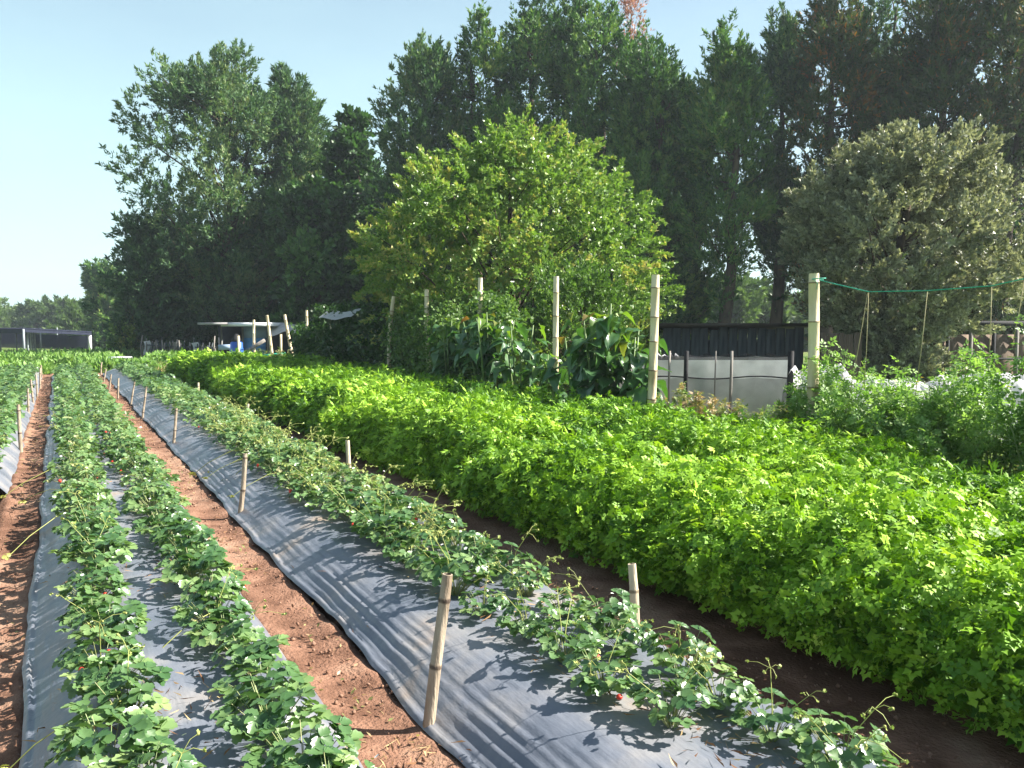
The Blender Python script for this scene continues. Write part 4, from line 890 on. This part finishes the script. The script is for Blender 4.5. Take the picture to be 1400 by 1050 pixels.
# small white trestle at the end of the right bed
c = np.array(ground(165, 505)); TR = thing('white_trestle', 'small white trestle at the far end of the right strawberry bed', 'trestle', (c[0], c[1], 0))
b = MB(); b.box((0, 0, .42), (.75, .28, .06)); obj('top', b.me('top', M['white_paint']), TR)
for sx in (-.3, .3):
    for sy in (-.12, .12): b = MB(); b.tube([(sx, sy, .4), (sx*1.15, sy*1.4, 0)], .03, 6); obj('leg', b.me('leg', M['white_paint']), TR)
# shade house on the left
SHD = thing('shade_house', 'long low flat shade-net house on grey posts at the far left', 'shade house', tuple(fp(60, float(terr(*fp(60, 0, 75)[:2])), 75)))
o2 = np.array(SHD.location); zt = at(60, 450, 75)[2]-o2[2]
c1, c2, c3, c4 = [np.array([*fp(a, 0, d)[:2], 0])-np.array([o2[0], o2[1], 0]) for a, d in ((-120, 66), (34, 66), (127, 78), (-60, 100))]
b = MB()
V = [c1, c2, c3, c4]; zr = at(34, 448, 66)[2]-o2[2]; zr3 = at(127, 453, 78)[2]-o2[2]
V = np.array([[v[0], v[1], z] for v, z in zip(V, (zr, zr, zr3, zr3+.2))]+[[v[0], v[1], z-.12] for v, z in zip(V, (zr, zr, zr3, zr3+.2))])
b.add(V, np.array([[0, 1, 2, 3], [7, 6, 5, 4], [0, 4, 5, 1], [1, 5, 6, 2], [2, 6, 7, 3], [3, 7, 4, 0]])); obj('roof_net', b.me('roof_net', M['shade']), SHD)
b = MB(); 
for a_, d_, za, drop in ((c1, c2, zr, .45), (c2, c3, zr, .35)):
    zb2 = zr3 if d_ is c3 else zr
    b.add([[a_[0], a_[1], za-.13], [d_[0], d_[1], zb2-.13], [d_[0], d_[1], zb2-drop], [a_[0], a_[1], za-drop]], np.array([[0, 1, 2, 3]]))
obj('side_net', b.me('side_net', M['shade']), SHD)
for (px, d, r_) in [(34, 66, .09), (39, 69, .09), (43, 72, .08), (46, 76, .08), (49, 80, .08), (57, 86, .08), (24, 80, .07), (2, 74, .07), (80, 95, .06), (-25, 66, .08), (-60, 66, .08)]:
    p = fp(px, 0, d)-o2; b = MB(); b.tube([(p[0], p[1], -.3), (p[0], p[1], zr-.1)], r_, 6); obj('post', b.me('post', M['shade_post']), SHD)
p = fp(124, 0, 78)-o2; b = MB(); b.box((p[0], p[1], zr3/2-.1), (.3, .3, zr3)); obj('post', b.me('post', M['white_paint']), SHD)
b = MB(); a_, d_ = fp(-60, 0, 98)-o2, fp(125, 0, 84)-o2; b.add([[a_[0], a_[1], 0], [d_[0], d_[1], 0], [d_[0], d_[1], 1.4], [a_[0], a_[1], 1.7]], np.array([[0, 1, 2, 3]])); obj('rear_net', b.me('rear_net', M['shade']), SHD)

# low leafy crop beds beyond the field end
def crop_block(x0, x1, y0, y1, h, n, seed, label):
    g = np.random.default_rng(seed); x = g.uniform(x0, x1, n); y = g.uniform(y0, y1, n); e = np.clip(np.minimum((y-y0), (y1-y))/.25, 0, 1)*np.clip(np.minimum(x-x0, x1-x)/.25, 0, 1)
    z = terr(x, y)+h*(.3+.7*g.random(n))*e*(1+.4*noise(x*1.2, y*1.2, seed)); b = MB(); s = .22*(.6+.7*g.random(n))
    d = rdir(g, n)+[0, 0, 1.]; b.scat(RH, frames(d, rdir(g, n)+[0, 0, .5], np.stack([s*.45, s, s], -1)), np.stack([x, y, np.maximum(z-.1, terr(x, y))], -1), np.clip(.6+.2*g.normal(size=n), 0, 1))
    tag(obj('crop_bed', b.me('crop_bed', M['tomato'])), label, 'crop bed', 'low green crop beds beyond the strawberries', 'stuff')
crop_block(-6, -.1, 30.8, 33.2, .38, 6000, 1, 'low green crop bed beyond the leftmost strawberry bed')
crop_block(.35, 3.1, 30.8, 33.6, .38, 4500, 2, 'low green crop bed beyond the right and middle strawberry beds')
crop_block(-8, -1.2, 36, 39, .5, 5000, 3, 'second green crop bed at the left before the shade house')
crop_block(-.6, 2.5, 37, 40, .5, 4000, 4, 'second green crop bed in the middle before the shade house')
crop_block(3.2, 5.2, 37, 41, .5, 3000, 5, 'green crop bed near the white post of the shade house')
crop_block(-9, 6, 46, 52, .55, 9000, 6, 'farthest green crop bed in front of the shade house')
# grass on the track and verges
g = np.random.default_rng(9); b = MB(); n = 26000; x = g.uniform(2, 16, n); y = g.uniform(28.5, 46, n); keep = (noise(x*.5, y*.3, 2) > -.15); x = x[keep]; y = y[keep]; n = len(x)
d = rdir(g, n)*.5+[0, 0, 1.]; b.scat(TRI, frames(d, rdir(g, n), np.stack([.03+.03*g.random(n), .1+.2*g.random(n), .1+0*x], -1)), np.stack([x, y, terr(x, y)-.02], -1), g.random(n))
n = 16000; x = g.uniform(7.3, 13, n); y = g.uniform(3, 30, n); d = rdir(g, n)*.5+[0, 0, 1.]
b.scat(TRI, frames(d, rdir(g, n), np.stack([.02+.02*g.random(n), .08+.22*g.random(n), .1+0*x], -1)), np.stack([x, y, terr(x, y)-.05], -1), g.random(n))
tag(obj('grass', b.me('grass', M['weed'])), 'rough grass on the verge and track beyond the field', 'grass', kind='stuff')
print('plants', nplant, 'tris', sum(len(o.data.polygons) for o in bpy.data.objects if o.type == 'MESH'))

# thin blue haze
b = MB(); b.box((20, 300, 18), (900, 800, 40.5)); m, t, N, L = newmat('haze'); v = N('ShaderNodeVolumePrincipled'); v.inputs['Density'].default_value = .0006
v.inputs['Color'].default_value = (.78, .88, 1, 1); v.inputs['Anisotropy'].default_value = .2; o = N('ShaderNodeOutputMaterial'); L(v.outputs[0], o.inputs['Volume'])
tag(obj('haze', b.me('haze', m)), 'thin bluish haze hanging in the air', 'haze', kind='stuff')
